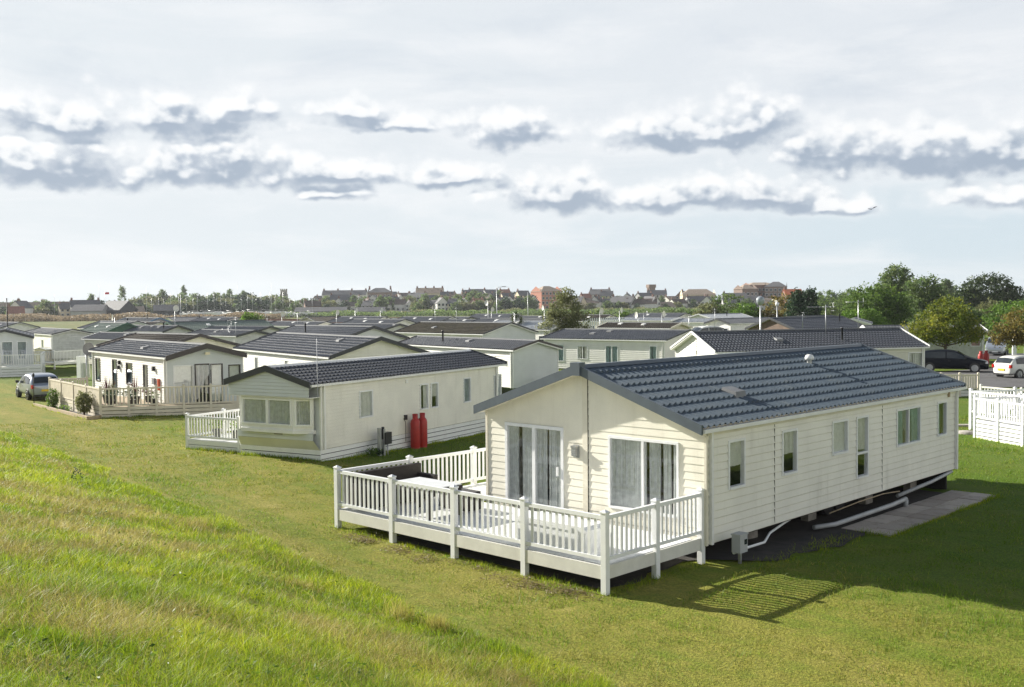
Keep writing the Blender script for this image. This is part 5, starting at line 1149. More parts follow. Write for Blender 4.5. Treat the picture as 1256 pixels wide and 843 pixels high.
mb = MB(); mb.box(-2.2, 2.2, -2.2, 2.2, -1, 9.8); mb.obj('shaft', brick2, t); mb = MB(); mb.box(-2.6, 2.6, -2.6, 2.6, 9.802, 12); mb.obj('cap', brick2, t)
# ---- town trees
TP = []
for k, (lm, nm, w, h) in enumerate(((L_far, 'bushy far tree', 4.2, 8.5), (L_far, 'tall far tree', 3.0, 10), (L_olive, 'pale far tree', 4.0, 7.5), (L_dark, 'dark far tree', 3.4, 8.0))):
    TP.append((nm, tree('town_tree', 'x', (0, -900, 0), h, [(0, 0, .52, w, w*.9, .46, 2), (w*.65, 0, .34, w*.65, w*.6, .34, 1.2), (-w*.65, .3, .38, w*.65, w*.6, .36, 1.2)], lm, 150, 18, .8, .9, .2, 'trees of the town on the rise', limbs=3, th=1.0)))
items = []; usedt = set()
def put_tree(k, px, d, sc, dz=0.0, sq=1.0):
    x, y = AT(px, d); z = H1(x, y)+dz; o = TP[k][1]
    if k in usedt: o = dup(o, (x, y, z), rt.uniform(0, 6), (sc, sc, sc*sq))
    else: usedt.add(k); o.location = (x, y, z); o.scale = (sc, sc, sc*sq)
    items.append((o, px, TP[k][0]))
for i in range(46): put_tree(rt.choice((0, 0, 2, 3, 2)), 172+i*4.0+rt.uniform(-3, 3), rt.uniform(600, 660), rt.uniform(1.05, 1.5), .3)
for i in range(34): put_tree(rt.choice((0, 3, 2)), 174+i*5.2+rt.uniform(-4, 4), rt.uniform(520, 560), rt.uniform(.8, 1.2), 0)
for i in range(66): put_tree(rt.choice((0, 2, 3, 0, 1)), 355+i*4.6+rt.uniform(-4, 4), rt.uniform(535, 700), rt.uniform(.7, 1.1), .3)
for i in range(9): put_tree(rt.choice((0, 0, 2)), 560+i*9+rt.uniform(-3, 3), rt.uniform(535, 560), rt.uniform(.7, 1.0), 0)
for i in range(56): put_tree(rt.choice((0, 2, 3, 0, 1)), 690+i*5.2+rt.uniform(-4, 4), rt.uniform(535, 640), rt.uniform(.55, .85), 0)
for i in range(34): put_tree(rt.choice((0, 3, 2)), -5+i*5.6, rt.uniform(480, 560), rt.uniform(.7, 1.1), .3)
for i in range(22): put_tree(rt.choice((0, 1, 3)), 975+i*15, rt.uniform(420, 520), rt.uniform(.75, 1.05), 1.5)
place_labels(items, '{st}, {ord} right of {mk}')
for (px, d, top, w, lab) in ((151.5, 560, 349, 1.9, 'lone tall narrow poplar above the black boathouse'), (200, 620, 354, 2.6, 'round topped dark tree above the boatyard masts'), (227, 640, 350, 1.9, 'thin tall tree left of the wooded skyline centre'), (113, 560, 360, 2.0, 'small dark rounded tree left of the lone poplar'), (283, 660, 354, 1.9, 'pointed tree, left of the pair on the wooded skyline'), (300, 660, 355, 2.1, 'pointed tree, right of the pair on the wooded skyline'), (1161, 330, 342, 2.0, 'small dark upright tree on the skyline left of the great willow')):
    x, y, z = AT(px, d, top); g = H1(x, y); h = z-g; tree('poplar_tree', lab, (x, y, g), h, [(0, 0, .5, w, w, .46, 2), (0, 0, .82, w*.7, w*.7, .18, 1)], L_far, 110, 18, .6, .7, .2, limbs=2)
# ---- boats in the yard
def boat():
    t = thing('sailing_boat', 'x', 'boat', (0, -900, 0), 0, 'boats laid up in the boatyard'); mb = MB(); V = []; F = []
    for i in range(9):
        f = i/8; x = -4+8*f; w = 1.25*(1-max(0, f-.45)**2*3.2)*(.8+.2*min(1, f*4)); k = .9+.35*f
        V += [(x, -w, k+.5), (x, -w*.75, .3), (x, 0, -.2), (x, w*.75, .3), (x, w, k+.5)]
    for i in range(8):
        for j in range(4): F.append((i*5+j, i*5+j+1, i*5+j+6, i*5+j+5))
        F.append((i*5, i*5+5, i*5+9, i*5+4))
    F.append((0, 1, 2, 3, 4)); mb.add([(x, y, z+1.0) for x, y, z in V], F); mb.obj('hull', upvc, t)
    mb = MB(); mb.hexa([(-2, -.8, 2.4), (1.6, -.7, 2.5), (1.6, .7, 2.5), (-2, .8, 2.4), (-1.8, -.65, 3.0), (1.0, -.5, 3.0), (1.0, .5, 3.0), (-1.8, .65, 3.0)]); mb.obj('cabin', render_w, t)
    mb = MB(); mb.tube([(.6, 0, 2.5), (.6, 0, 12)], .07, 6); mb.tube([(.6, 0, 3.6), (-3.2, 0, 3.6)], .06, 6); mb.tube([(.1, 0, 8), (1.1, 0, 8)], .03, 4); mb.obj('mast', steel, t)
    mb = MB()
    for x in (-2, 1.5): mb.box(x-.1, x+.1, -1, 1, -.3, .9)
    mb.obj('cradle', brown_trim, t); return t
bo = boat(); items = []
for i in range(24):
    px = 183+i*8.6+rt.uniform(-3, 3); x, y = AT(px, rt.uniform(470, 505)); a = rt.uniform(-.9, .9); s = rt.uniform(.7, 1.05)
    o = bo if i == 0 else dup(bo, (x, y, H1(x, y)), a, s)
    if i == 0: o.location = (x, y, H1(x, y)); o.scale = (s, s, s)
    items.append((o, px, 'white yacht laid up in the boatyard'))
place_labels(items, '{st}, {ord} right of {mk}')
# ------------------------------------------------------------------ poles, lamps, aerials, dishes
def lamp(px, d, top, kind, lab, m=None):
    x, y, z = AT(px, d, top); t = thing('street_lamp', lab, 'street lamp', (x, y, H1(x, y))); h = z-H1(x, y); m = m or steel
    mb = MB(); mb.tube([(0, 0, -.2), (0, 0, h*.3), (0, 0, h-.1)], [.09, .07, .05], 8); 
    if kind == 'arm': mb.tube([(0, 0, h-.1), (.25, 0, h), (1.3, 0, h+.08)], .04, 6)
    mb.obj('pole', m, t); mb = MB()
    if kind == 'arm': mb.box(.95, 1.75, -.14, .14, h+.02, h+.16); mb.obj('lamp_head', steel, t)
    elif kind == 'globe': mb.lathe([(.05, h-.45), (.2, h-.4), (.33, h-.2), (.36, h), (.3, h+.18), (.15, h+.28), (0, h+.3)], n=14); mb.obj('lamp_globe', mat('smoked_globe', (.3, .33, .36), .15), t)
    elif kind == 'small': mb.lathe([(.05, h-.2), (.16, h-.15), (.18, h+.1), (0, h+.2)], n=12); mb.obj('lamp_globe', upvc, t)
    else: mb.lathe([(.06, h-.12), (.06, h), (0, h+.02)], n=8); mb.obj('cap', m, t)
    return t
lamp(610, 190, 352.5, 'arm', 'tall street lamp with a flat arm reaching right over the far roofs')
lamp(933, 88, 368, 'globe', 'lamp post with smoked globe, left of the two beyond the dark tiled roof'); lamp(953.5, 96, 373, 'small', 'slimmer lamp post with white head, right of the globe lamp')
lamp(9.5, 105, 366, 'plain', 'thin dark pole rising behind the blue grey caravan at the left edge', black)
for px, d, top, lab in ((123, 500, 347, 'thin flag mast left of the lone poplar'), (181, 510, 350, 'tallest thin mast above the boatyard sheds'), (293, 640, 346, 'thin radio mast above the wooded skyline'), (334, 480, 346, 'thick yacht mast just left of the church tower'), (222.5, 300, 361, 'thin pale pole in the field left of the church tower'), (68, 480, 361, 'utility pole in front of the dark grey long roof'), (648, 250, 359, 'thin pole left of the red brick flats')): lamp(px, d, top, 'plain', lab, steel)
x, y, z = AT(132, 500, 360); t = thing('red_flag', 'small red flag flying left of the lone poplar', 'flag', (x, y, H1(x, y))); mb = MB(); mb.tube([(-.9, 0, -.2), (-.9, 0, z+.6)], .05, 6); mb.obj('pole', steel, t); mb = MB()
for i in range(6): mb.quad((-.9+i*.36, .12*sin(i), z-.5), (-.54+i*.36, .12*sin(i+1), z-.5), (-.54+i*.36, .12*sin(i+1), z+.5), (-.9+i*.36, .12*sin(i), z+.5))
mb.obj('cloth', mat('red_cloth', (.6, .02, .03), .8), t)
def aerial(px, d, top, base, lab, az=0.0, els=7, boom=1.1):
    x, y, z = AT(px, d, top); t = thing('tv_aerial', lab, 'aerial', (x, y, base), az); h = z-base
    mb = MB(); mb.tube([(0, 0, 0), (0, 0, h)], .022, 6); mb.obj('mast', steel, t)
    mb = MB(); mb.tube([(-boom*.75, 0, h-.12), (boom*.35, 0, h-.12)], .014, 5)
    for i in range(els): xx = -boom*.7+boom*i/(els-1); mb.tube([(xx, -.18-.02*i, h-.12), (xx, .18+.02*i, h-.12)], .008, 4)
    for q in (-.22, .22): mb.tube([(boom*.3, -.25, h-.12+q), (boom*.3, .25, h-.12+q)], .008, 4)
    mb.tube([(boom*.3, 0, h-.36), (boom*.3, 0, h+.12)], .008, 4); mb.obj('antenna', steel, t)
aerial(1013, 59, 374, 2.9, 'tall yagi aerial mast, left of the two on the charcoal tiled roof', .2, 8, 1.5); aerial(1053, 60, 368, 2.9, 'tall thin mast, right of the two on the charcoal tiled roof', -.3, 4, .9)
aerial(984.5, 86, 385, 2.9, 'short aerial on the roof of the brown brick chalet', .8, 6, .9)
for px, d, top, lab in ((280, 90, 402, 'aerial mast over the grey caravan, left of a close pair'), (289, 88, 391, 'taller aerial mast, right of a close pair over the grey roofs'), (283.5, 110, 394, 'slim aerial between the close pair of masts'), (365, 120, 384, 'thin aerial mast rising from the far roofs right of the church tower'), (560, 125, 377, 'aerial mast above the pale gabled far caravan, nearer the palm than its twin'), (534, 128, 378, 'aerial mast over the green metal roof'), (631, 90, 384, 'pole aerial just right of the cabbage palm'), (790, 100, 383, 'flat aerial above the white flat roofs, left of the pair'), (845, 95, 388, 'cluster aerial beside the white van roof'), (877, 110, 379, 'box headed aerial left of the globe lamp')):
    aerial(px, d, top, 2.0, lab, px*.7, 6, 1.0)
items = []
for px, d, top in ((413, 150, 384), (436, 155, 381), (467, 160, 381), (346, 145, 386), (328, 150, 387), (215, 115, 379), (141, 120, 390), (599, 140, 372), (603, 160, 380), (668, 150, 378), (783, 120, 387), (812, 118, 386), (736, 120, 382), (760, 120, 381)):
    x, y, z = AT(px, d, top); o = dish('satellite_dish', 'x', (x, y, 0), rt.choice((-1, 1))*rt.uniform(.7, 1.35), .36, z, upvc_old, 'satellite dishes on poles over the far roofs'); items.append((o, px, 'pale satellite dish over the far roofs'))
place_labels(items, '{st}, {ord} right of {mk}')
x, y = G(110, 439, 2.3); dish('satellite_dish', 'dark dish on the far corner of the white caravan with brown trim', (x-.2, y, 0), .9, .36, 2.75, mat('dish_grey', (.16, .16, .17), .5))
# ---- bird
x, y, z = AT(1071, 60, 257); t = tag(MB().add([(-.02, -.12, 0), (.03, 0, .03), (0, .16, .01), (-.04, 0, -.02), (.10, .02, .10), (.26, -.02, .13), (.22, -.07, .12), (.06, -.05, .03), (-.10, .02, .0), (-.27, -.03, .02), (-.22, -.09, .02), (-.06, -.06, .0)],
    [(0, 1, 2, 3), (1, 4, 7), (4, 5, 6, 7), (3, 8, 11), (8, 9, 10, 11), (0, 3, 2, 1)]).obj('bird', mat('dark_feathers', (.05, .05, .06), .8)), 'dark bird gliding in the sky at the right', 'bird'); t.location = (x, y, z)
md = t.modifiers.new('thick', 'SOLIDIFY'); md.thickness = .02
# ------------------------------------------------------------------ ground: one sheet to the horizon
def graded(lo, hi, a, b, fine, grow=1.13):
    v = list(np.arange(a, b+fine*.5, fine)); s = fine; q = a
    while q > lo: s = min(s*grow, 160); q -= s; v.insert(0, q)
    s = fine; q = v[-1]
    while q < hi: s = min(s*grow, 160); q += s; v.append(q)
    return np.array(v)
gx = graded(-2600, 2600, -22, 20, .4); gy = graded(-60, 4200, 0, 46, .4)
XX, YY = np.meshgrid(gx, gy); ZZ = hgt(XX, YY)
rough = RNG.normal(0, .012, ZZ.shape) * (bank_s(XX, YY) < 0) + RNG.normal(0, .012, ZZ.shape) * (bank_s(XX, YY) >= 0)
ZZ = ZZ + rough*(YY < 60)*(np.abs(XX) < 40) - .012
V = np.stack([XX.ravel(), YY.ravel(), ZZ.ravel()], 1); nx = len(gx); ny = len(gy)
I, J = np.meshgrid(np.arange(nx-1), np.arange(ny-1)); b0 = (J*nx+I).ravel()
F = np.stack([b0, b0+1, b0+nx+1, b0+nx], 1)
gm = bpy.data.materials.new('lawn'); t_ = nt(gm); k = N(t_); out = k.n('ShaderNodeOutputMaterial'); p_ = k.n('ShaderNodeBsdfPrincipled', i_Roughness=.95); p_.inputs['Specular IOR Level'].default_value = .15
P = k.n('ShaderNodeNewGeometry').outputs['Position']; sp_ = k.n('ShaderNodeSeparateXYZ'); t_.links.new(P, sp_.inputs[0])
s_ = k.m('MULTIPLY', k.m('ADD', k.m('MULTIPLY', k.m('SUBTRACT', sp_.outputs[0], .96), .794), k.m('MULTIPLY', k.m('SUBTRACT', sp_.outputs[1], 13.84), .61)), -1.0)
rot = k.v('MULTIPLY', P, (1, 1, 1)); mp_ = k.n('ShaderNodeMapping'); t_.links.new(P, mp_.inputs[0]); mp_.vector_type = 'TEXTURE'; mp_.inputs['Rotation'].default_value = (0, 0, 2.225); mp_.inputs['Scale'].default_value = (5.5, 1, 1)
n1 = k.noise(mp_.outputs[0], .95, 5, .62); n2 = k.noise(P, 2.4, 5, .65); n3 = k.noise(P, 22, 3, .6); n4 = k.noise(P, .11, 3, .5)
GREEN, DRY, STRAW = (.175, .235, .022), (.300, .285, .052), (.43, .37, .11)
dry = k.m('ADD', k.m('ADD', k.m('MULTIPLY', n1, .65), k.m('MULTIPLY', n2, .35)), k.mr(s_, -6, -1.5, 0, .045))
c = k.mix(k.mr(dry, .38, .60), GREEN, DRY); c = k.mix(k.mr(dry, .585, .72, 0, .8), c, STRAW)
# lusher lawn away from the bank
lush = k.m('MULTIPLY', k.mr(s_, -5, -9.5), k.mr(n4, .25, .6, .55, 1.0)); c = k.mix(k.m('MULTIPLY', lush, .75), c, (.085, .175, .014))
c = k.mix(k.mr(n3, .35, .7), k.mix(.48, c, (.03, .035, .01)), c)
far = k.mr(sp_.outputs[1], 120, 260); c = k.mix(far, c, k.mix(k.mr(n4, .4, .6), (.085, .125, .030), (.16, .155, .055)))
bank = k.mr(s_, -.35, .25); bc = k.mix(k.mr(n2, .35, .65), (.17, .21, .02), (.28, .25, .07)); c = k.mix(bank, c, bc)
t_.links.new(c, p_.inputs['Base Color'])
b_ = k.n('ShaderNodeBump', i_Strength=.7, i_Distance=.05, i_Height=k.m('ADD', n3, k.m('MULTIPLY', k.noise(P, 75, 2), .5))); t_.links.new(b_.outputs[0], p_.inputs['Normal']); t_.links.new(p_.outputs[0], out.inputs[0])
g = np_obj('ground', V, F, gm); g['kind'] = 'structure'
# ------------------------------------------------------------------ grass: real blades
def vnoise(x, y, s, seed):
    r = np.random.default_rng(seed); T = r.uniform(0, 1, (64, 64)); u = x*s; v = y*s; i = np.floor(u).astype(int); j = np.floor(v).astype(int); fu = u-i; fv = v-j; fu = fu*fu*(3-2*fu); fv = fv*fv*(3-2*fv)
    g_ = lambda a, b: T[a % 64, b % 64]
    return (g_(i, j)*(1-fu)+g_(i+1, j)*fu)*(1-fv)+(g_(i, j+1)*(1-fu)+g_(i+1, j+1)*fu)*fv
def blades(name, x, y, h, w, lean, mats_f, segs=3):
    n = len(x); z = hgt(x, y)-.03; az = RNG.uniform(0, 2*pi, n); face = RNG.uniform(0, 2*pi, n)
    lx = np.cos(az)*lean*h; ly = np.sin(az)*lean*h; sx = np.cos(face)*w*.5; sy = np.sin(face)*w*.5
    V = np.zeros((n, 2*segs+1, 3), np.float32)
    for i in range(segs):
        f = i/segs; q = f**1.7; ww = 1-f*.45
        V[:, 2*i] = np.stack([x+lx*q-sx*ww, y+ly*q-sy*ww, z+h*f*(1-.25*lean*f)], 1); V[:, 2*i+1] = np.stack([x+lx*q+sx*ww, y+ly*q+sy*ww, z+h*f*(1-.25*lean*f)], 1)
    V[:, 2*segs] = np.stack([x+lx, y+ly, z+h*(1-.25*lean)], 1)
    m = 2*segs+1; tri = []
    for i in range(segs-1): tri += [(2*i, 2*i+1, 2*i+3), (2*i, 2*i+3, 2*i+2)]
    tri.append((2*segs-2, 2*segs-1, 2*segs)); tri = np.array(tri)
    F = (np.arange(n)[:, None, None]*m + tri[None]).reshape(-1, 3)
    o = np_obj(name, V.reshape(-1, 3), F, mats_f); return o
def sample(n, ymax, ok, pw=1.5):
    """points inside the view with a margin, denser near the camera"""
    r = 3.2*(ymax/3.2)**RNG.uniform(0, 1, n) if pw == 0 else (3.2**(2-pw)+(ymax**(2-pw)-3.2**(2-pw))*RNG.uniform(0, 1, n))**(1/(2-pw))
    a = RNG.uniform(-.60, .56, n); x = r*np.sin(a); y = r*np.cos(a); k_ = ok(x, y); return x[k_], y[k_]
gb1 = leaf_mat('blade_green', (.12, .215, .012), (.29, .38, .018), (.52, .54, .036), .5, .5)
gb2 = leaf_mat('blade_dry', (.26, .23, .06), (.40, .35, .095), (.54, .47, .17), .5, .5)
gb3 = leaf_mat('blade_lawn', (.165, .205, .024), (.295, .290, .052), (.44, .385, .11), .45, .6)
x, y = sample(800000, 46, lambda x, y: bank_s(x, y) > -.05+.6*(vnoise(x, y, .7, 3)-.5), 1.2)
s = bank_s(x, y); nn = .6*vnoise(x, y, .45, 1)+.4*vnoise(x, y, 1.9, 2); r = np.hypot(x, y)
patch = vnoise(x, y, .9, 5)
dryp = np.clip((nn-.49)*3.6 + .07 + .28*sstep(4.0, 8, s), .05, .92); dryp = np.where(s < .9, dryp*.35, dryp)
isd = RNG.uniform(0, 1, len(x)) < dryp
h = (.05+.12*patch+RNG.uniform(0, .09, len(x)))*(.65+.7*vnoise(x, y, 3.1, 8)); h = np.where(isd, h*1.15, h)*np.clip(.55+.45*(s+.4)/.6, .4, 1)
w = np.clip(.0030*np.maximum(1, r/7.5), 0, .018)*RNG.uniform(.7, 1.4, len(x)); lean = np.where(isd, RNG.uniform(.2, 1.9, len(x)), RNG.uniform(.1, 1.5, len(x)))
tag(blades('long_grass', x[~isd], y[~isd], h[~isd], w[~isd], lean[~isd], gb1), 'long bright green grass on the embankment in the foreground', 'grass', None, 'stuff')
tag(blades('dry_grass', x[isd], y[isd], h[isd], w[isd]*.8, lean[isd], gb2), 'dry straw coloured grass mixed into the embankment', 'grass', None, 'stuff')
# mown lawn: short stubble over the nearer lawn, not under the buildings
def inrect(x, y, ox, oy, a, x0, x1, y0, y1):
    dx, dy = x-ox, y-oy; u = dx*cos(a)+dy*sin(a); v = -dx*sin(a)+dy*cos(a); return (u > x0) & (u < x1) & (v > y0) & (v < y1)
def lawn_ok(x, y):
    k_ = bank_s(x, y) < -.1
    k_ &= ~inrect(x, y, LX, LY, TH, -7.6, .9, -2.9, 13.2); k_ &= ~inrect(x, y, LX, LY, TH, 0, 1.36, 4.9, 12.05)
    ca, sa = cos(-.517), sin(-.517); k_ &= ~inrect(x, y, -6.31-3.62*ca, 32.43-3.62*sa, -.517, -.1, 3.7, .5, 12.4); return k_
x, y = sample(460000, 50, lambda x, y: (y > 10.5) & lawn_ok(x, y), 1.2)
r = np.hypot(x, y); h = RNG.uniform(.02, .06, len(x))*np.where(RNG.uniform(0, 1, len(x)) < .3, 1.7, 1)*(.6+1.0*vnoise(x, y, .8, 9))*(.7+.7*vnoise(x, y, 4.3, 19)); w = np.clip(.0045*np.maximum(1, r/9), 0, .026)*RNG.uniform(.7, 1.5, len(x))
gr = .5*vnoise(x, y, .5, 12)+.5*vnoise(x, y, 1.6, 13)+.32*sstep(-4, -8.5, bank_s(x, y))-.02; isg = RNG.uniform(0, 1, len(x)) < np.clip((gr-.38)*2.2, .08, .95)
tag(blades('lawn_stubble', x[~isg], y[~isg], h[~isg], w[~isg], RNG.uniform(.3, 1.4, (~isg).sum()), gb3, 2), 'short mown olive lawn between bank and caravans', 'grass', None, 'stuff')
tag(blades('lawn_grass', x[isg], y[isg], h[isg]*1.15, w[isg], RNG.uniform(.2, 1.1, isg.sum()), leaf_mat('blade_lush', (.100, .185, .013), (.160, .260, .020), (.28, .35, .04), .5, .55), 2), 'short lush green lawn grass', 'grass', None, 'stuff')
# longer unmown fringe along the feet of decks, path and skirtings
ex_, ey_ = [], []
for (p, q, n_, sp) in [(LW(dl, dv-.03), LW(du, dv-.03), 1500, .10), (LW(du+.06, dv), LW(du+.1, 0), 500, .08), (LW(.9, .3), LW(.6, 4.8), 700, .16), (LW(1.36, 5.4), LW(1.36, 12), 1300, .05), (LW(.1, 12.03), LW(1.36, 12.03), 300, .05), (LW(.6, 5.36), LW(1.36, 5.36), 160, .06),
        (C2W(W2+.05, .6), C2W(W2+.05, 12), 2200, .06), (C2W(.1, .5), C2W(W2, .5), 1000, .06), (C2W(-2.6, .68), C2W(0, .68), 600, .06), (A, Cc, 2600, .06), (q0, q1, 1500, .06), (A1, E1, 700, .06), (A1, A1+nb*3.8, 400, .06)]:
    f = RNG.uniform(0, 1, n_); ex_.append(p[0]+(q[0]-p[0])*f+RNG.normal(0, sp, n_)); ey_.append(p[1]+(q[1]-p[1])*f+RNG.normal(0, sp, n_))
x = np.concatenate(ex_); y = np.concatenate(ey_); r = np.hypot(x, y)
tag(blades('edge_grass', x, y, RNG.uniform(.05, .17, len(x))*(.4+vnoise(x, y, 1.3, 33)), np.clip(.005*np.maximum(1, r/12), 0, .02), RNG.uniform(.1, .9, len(x)), gb1, 2), 'longer unmown grass along the feet of decks and skirtings', 'grass', None, 'stuff')
# broad weeds and seed heads through the bank
n = 5200; x, y = sample(26000, 30, lambda x, y: (bank_s(x, y) > .2) & (vnoise(x, y, 2.6, 41) > .74), 1.1); x = x[:n]; y = y[:n]
P = np.stack([x, y, hgt(x, y)+RNG.uniform(.02, .16, len(x))], 1); V, F = leaf_quads(len(x), lambda k_: P, .025, .075, .55, .45); tag(np_obj('bank_weeds', V, F, leaf_mat('weed_leaves', (.05, .10, .012), (.12, .20, .02), (.26, .33, .04), .4)), 'small broad leaved weeds scattered through the bank grass', 'weeds', None, 'stuff')
x, y = sample(2600, 24, lambda x, y: bank_s(x, y) > .3, .9); r = np.hypot(x, y); tag(blades('seed_stems', x, y, RNG.uniform(.22, .48, len(x)), np.clip(.0028*np.maximum(1, r/7), 0, .012), RNG.uniform(.2, 1.3, len(x)), gb2), 'thin bleached seed stems standing above the bank grass', 'grass', None, 'stuff')
# clippings raked in front of the deck
n = 2000; cxs = []; 
for q in range(26):
    f = RNG.uniform(0, 1); px = 425+f*300; py = 648+f*78+RNG.uniform(4, 16); cxs.append((*G(px, py), RNG.uniform(.10, .30)))
cxs = np.array(cxs); i = RNG.integers(0, len(cxs), n); x = cxs[i, 0]+RNG.normal(0, 1, n)*cxs[i, 2]*.8; y = cxs[i, 1]+RNG.normal(0, 1, n)*cxs[i, 2]*.5
P = np.stack([x, y, hgt(x, y)+np.abs(RNG.normal(0, .05, n))*np.exp(-((x-cxs[i, 0])**2+(y-cxs[i, 1])**2)/(cxs[i, 2]**2+1e-3))+.01], 1)
V, F = leaf_quads(n, lambda k_: P, .04, .12, .6, .16); tag(np_obj('hay_clippings', V, F, leaf_mat('hay', (.15, .12, .06), (.25, .20, .105), (.34, .28, .15), .3)), 'brown hay clippings raked along the lawn before the white deck', 'hay', None, 'stuff')
# single plants on the bank and by the deck
def tuft(name, label, px, py, h, r_, n, lm, w=.006, cat='weed'):
    x0, y0 = G(px, py); 
    for _ in range(6): x0, y0 = G(px, py, H1(x0, y0))
    x = x0+RNG.normal(0, r_, n); y = y0+RNG.normal(0, r_, n); o = blades(name, x, y, h*RNG.uniform(.5, 1, n), np.full(n, w), RNG.uniform(.05, .7, n), lm); return tag(o, label, cat)
def leafy(name, label, px, py, r_, h, n, lm, ls, cat='weed'):
    x0, y0 = G(px, py)
    for _ in range(6): x0, y0 = G(px, py, H1(x0, y0))
    V, F = leaf_quads(n, lambda k_: RNG.normal(0, 1, (k_, 3))*[r_, r_, h*.3]+[0, 0, h*.55], ls*.35, ls*.8, .2, .55); o = np_obj(name, V, F, lm); o.location = (x0, y0, H1(x0, y0)); return tag(o, label, cat)
leafy('weed', 'bright green leafy weed under the deck edge, left of the second front post', 529, 664, .10, .30, 46, L_weed, .09); leafy('weed', 'smaller bright weed under the deck edge, nearer the second front post', 541, 668, .10, .24, 36, L_weed, .08)
tuft('dry_tussock', 'tall straw tussock at the lower edge of the lawn', 536, 772, .34, .10, 260, gb2, cat='grass tussock'); tuft('dry_tussock', 'leaning straw stems left of the tall straw tussock', 495, 760, .42, .13, 170, gb2, cat='grass tussock')
tuft('dry_tussock', 'dark dry tussock on the bank below the deck corner', 372, 722, .22, .16, 420, gb2, cat='grass tussock'); tuft('green_tussock', 'dark green tussock at the bottom left of the bank', 70, 790, .22, .12, 380, gb1, cat='grass tussock')
tuft('green_tussock', 'dense green tussock in the middle of the bank', 170, 745, .20, .10, 320, gb1, cat='grass tussock')
leafy('thistle', 'dark thistle standing on the upper edge of the bank', 94, 594, .07, .42, 60, L_dark, .11, 'thistle')
 
# ------------------------------------------------------------------ sky, sun, camera
SUNV = Vector((-2.50, 1.62, 1.42)).normalized()
elev = math.asin(SUNV.z); azim = atan2(SUNV.x, SUNV.y)
w = bpy.data.worlds.new('World'); SC.world = w; w.use_nodes = True; wt = w.node_tree; wt.nodes.clear(); k = N(wt)
sky = k.n('ShaderNodeTexSky', sky_type='NISHITA', sun_disc=False, sun_elevation=elev, sun_rotation=azim, air_density=1.0, dust_density=1.2, ozone_density=1.0)
dirv = k.n('ShaderNodeTexCoord').outputs['Generated']; sx = k.n('ShaderNodeSeparateXYZ'); wt.links.new(dirv, sx.inputs[0])
az = k.m('ARCTAN2', sx.outputs[0], sx.outputs[1]); el = k.m('ARCSINE', sx.outputs[2])
P0 = k.n('ShaderNodeCombineXYZ', i_0=az, i_1=el).outputs[0]
CL = [(95, 196, 95, 30), (255, 198, 120, 28), (415, 207, 95, 17), (20, 190, 70, 26), (45, 140, 75, 20), (235, 138, 95, 24), (300, 128, 40, 16), (440, 136, 50, 14), (625, 158, 62, 22), (850, 158, 95, 24), (920, 145, 55, 26), (1130, 180, 150, 28), (1010, 178, 80, 24), (1230, 180, 80, 28), (690, 232, 85, 24), (840, 236, 120, 20), (940, 234, 70, 20), (1020, 250, 45, 11), (1225, 234, 60, 16), (410, 232, 45, 11), (560, 214, 70, 14), (500, 150, 90, 12)]
MORE = [(-1.4, .2, .35, .05), (-2.2, .28, .4, .06), (2.6, .22, .4, .05), (1.5, .2, .35, .05), (.9, .16, .2, .035), (-.85, .16, .2, .04), (3.0, .3, .3, .06)]
def density(Pv, fine=1.15):
    wn = k.n('ShaderNodeTexNoise', i_Scale=14.0, i_Detail=4.0, i_Roughness=.55); wt.links.new(k.v('MULTIPLY', Pv, (1, 1.5, 1)), wn.inputs['Vector'])
    warp = k.v('MULTIPLY', k.v('SUBTRACT', wn.outputs[1], (.5, .5, .5)), (.030, .016, 0)); Q = k.v('ADD', Pv, warp); best = None
    for c in CL + [None]*0:
        a = math.atan((c[0]-628)/CF); e = (372 - (c[0]-628)*.0098 - c[1])/CF*cos(a); sxw, syw = c[2]*1.06/CF, c[3]*1.36/CF
        d = k.v('MULTIPLY', k.v('SUBTRACT', Q, (a, e-syw*.35, 0)), (1/sxw, 1/syw, 0)); d = k.v('ADD', d, k.v('MULTIPLY', k.v('MINIMUM', d, (0, 0, 0)), (0, 1.1, 0)))
        v = k.m('SUBTRACT', 1.0, k.v('LENGTH', d, out=1)); best = v if best is None else k.m('SMOOTH_MAX', best, v, .25)
    for (a, e, sxw, syw) in MORE:
        d = k.v('MULTIPLY', k.v('SUBTRACT', Q, (a, e, 0)), (1/sxw, 1/syw, 0)); best = k.m('MAXIMUM', best, k.m('SUBTRACT', 1.0, k.v('LENGTH', d, out=1)))
    Ps = k.v('MULTIPLY', Pv, (1, 1.25, 1)); f = k.noise(Ps, 22, 3, .5); v1 = k.n('ShaderNodeTexVoronoi', feature='SMOOTH_F1', voronoi_dimensions='2D', i_Scale=36.0, i_Detail=1.4, i_Roughness=.55, i_Lacunarity=2.3, i_Smoothness=.55); wt.links.new(k.v('ADD', Ps, k.v('MULTIPLY', wn.outputs[1], (.02, .02, 0))), v1.inputs['Vector']); f2 = k.m('ADD', k.m('MULTIPLY', k.m('SUBTRACT', 1.22, v1.outputs['Distance']), .62), k.m('MULTIPLY', k.noise(Ps, 60, 6, .62), .42))
    return k.m('ADD', best, k.m('ADD', k.m('MULTIPLY', k.m('SUBTRACT', f, .5), 1.7), k.m('MULTIPLY', k.m('SUBTRACT', f2, .5), fine)))
D = density(P0); D2 = density(k.v('ADD', P0, (-.005, .0085, 0)), .42)
alpha = k.mr(D, -.34, .50)
lump = k.noise(k.v('MULTIPLY', P0, (1, 1.25, 1)), 26, 4, .55)
shade = k.m('MULTIPLY', k.mr(D2, -.58, .62, smooth=False), k.mr(lump, .25, .75, .72, 1.15), clamp=True)
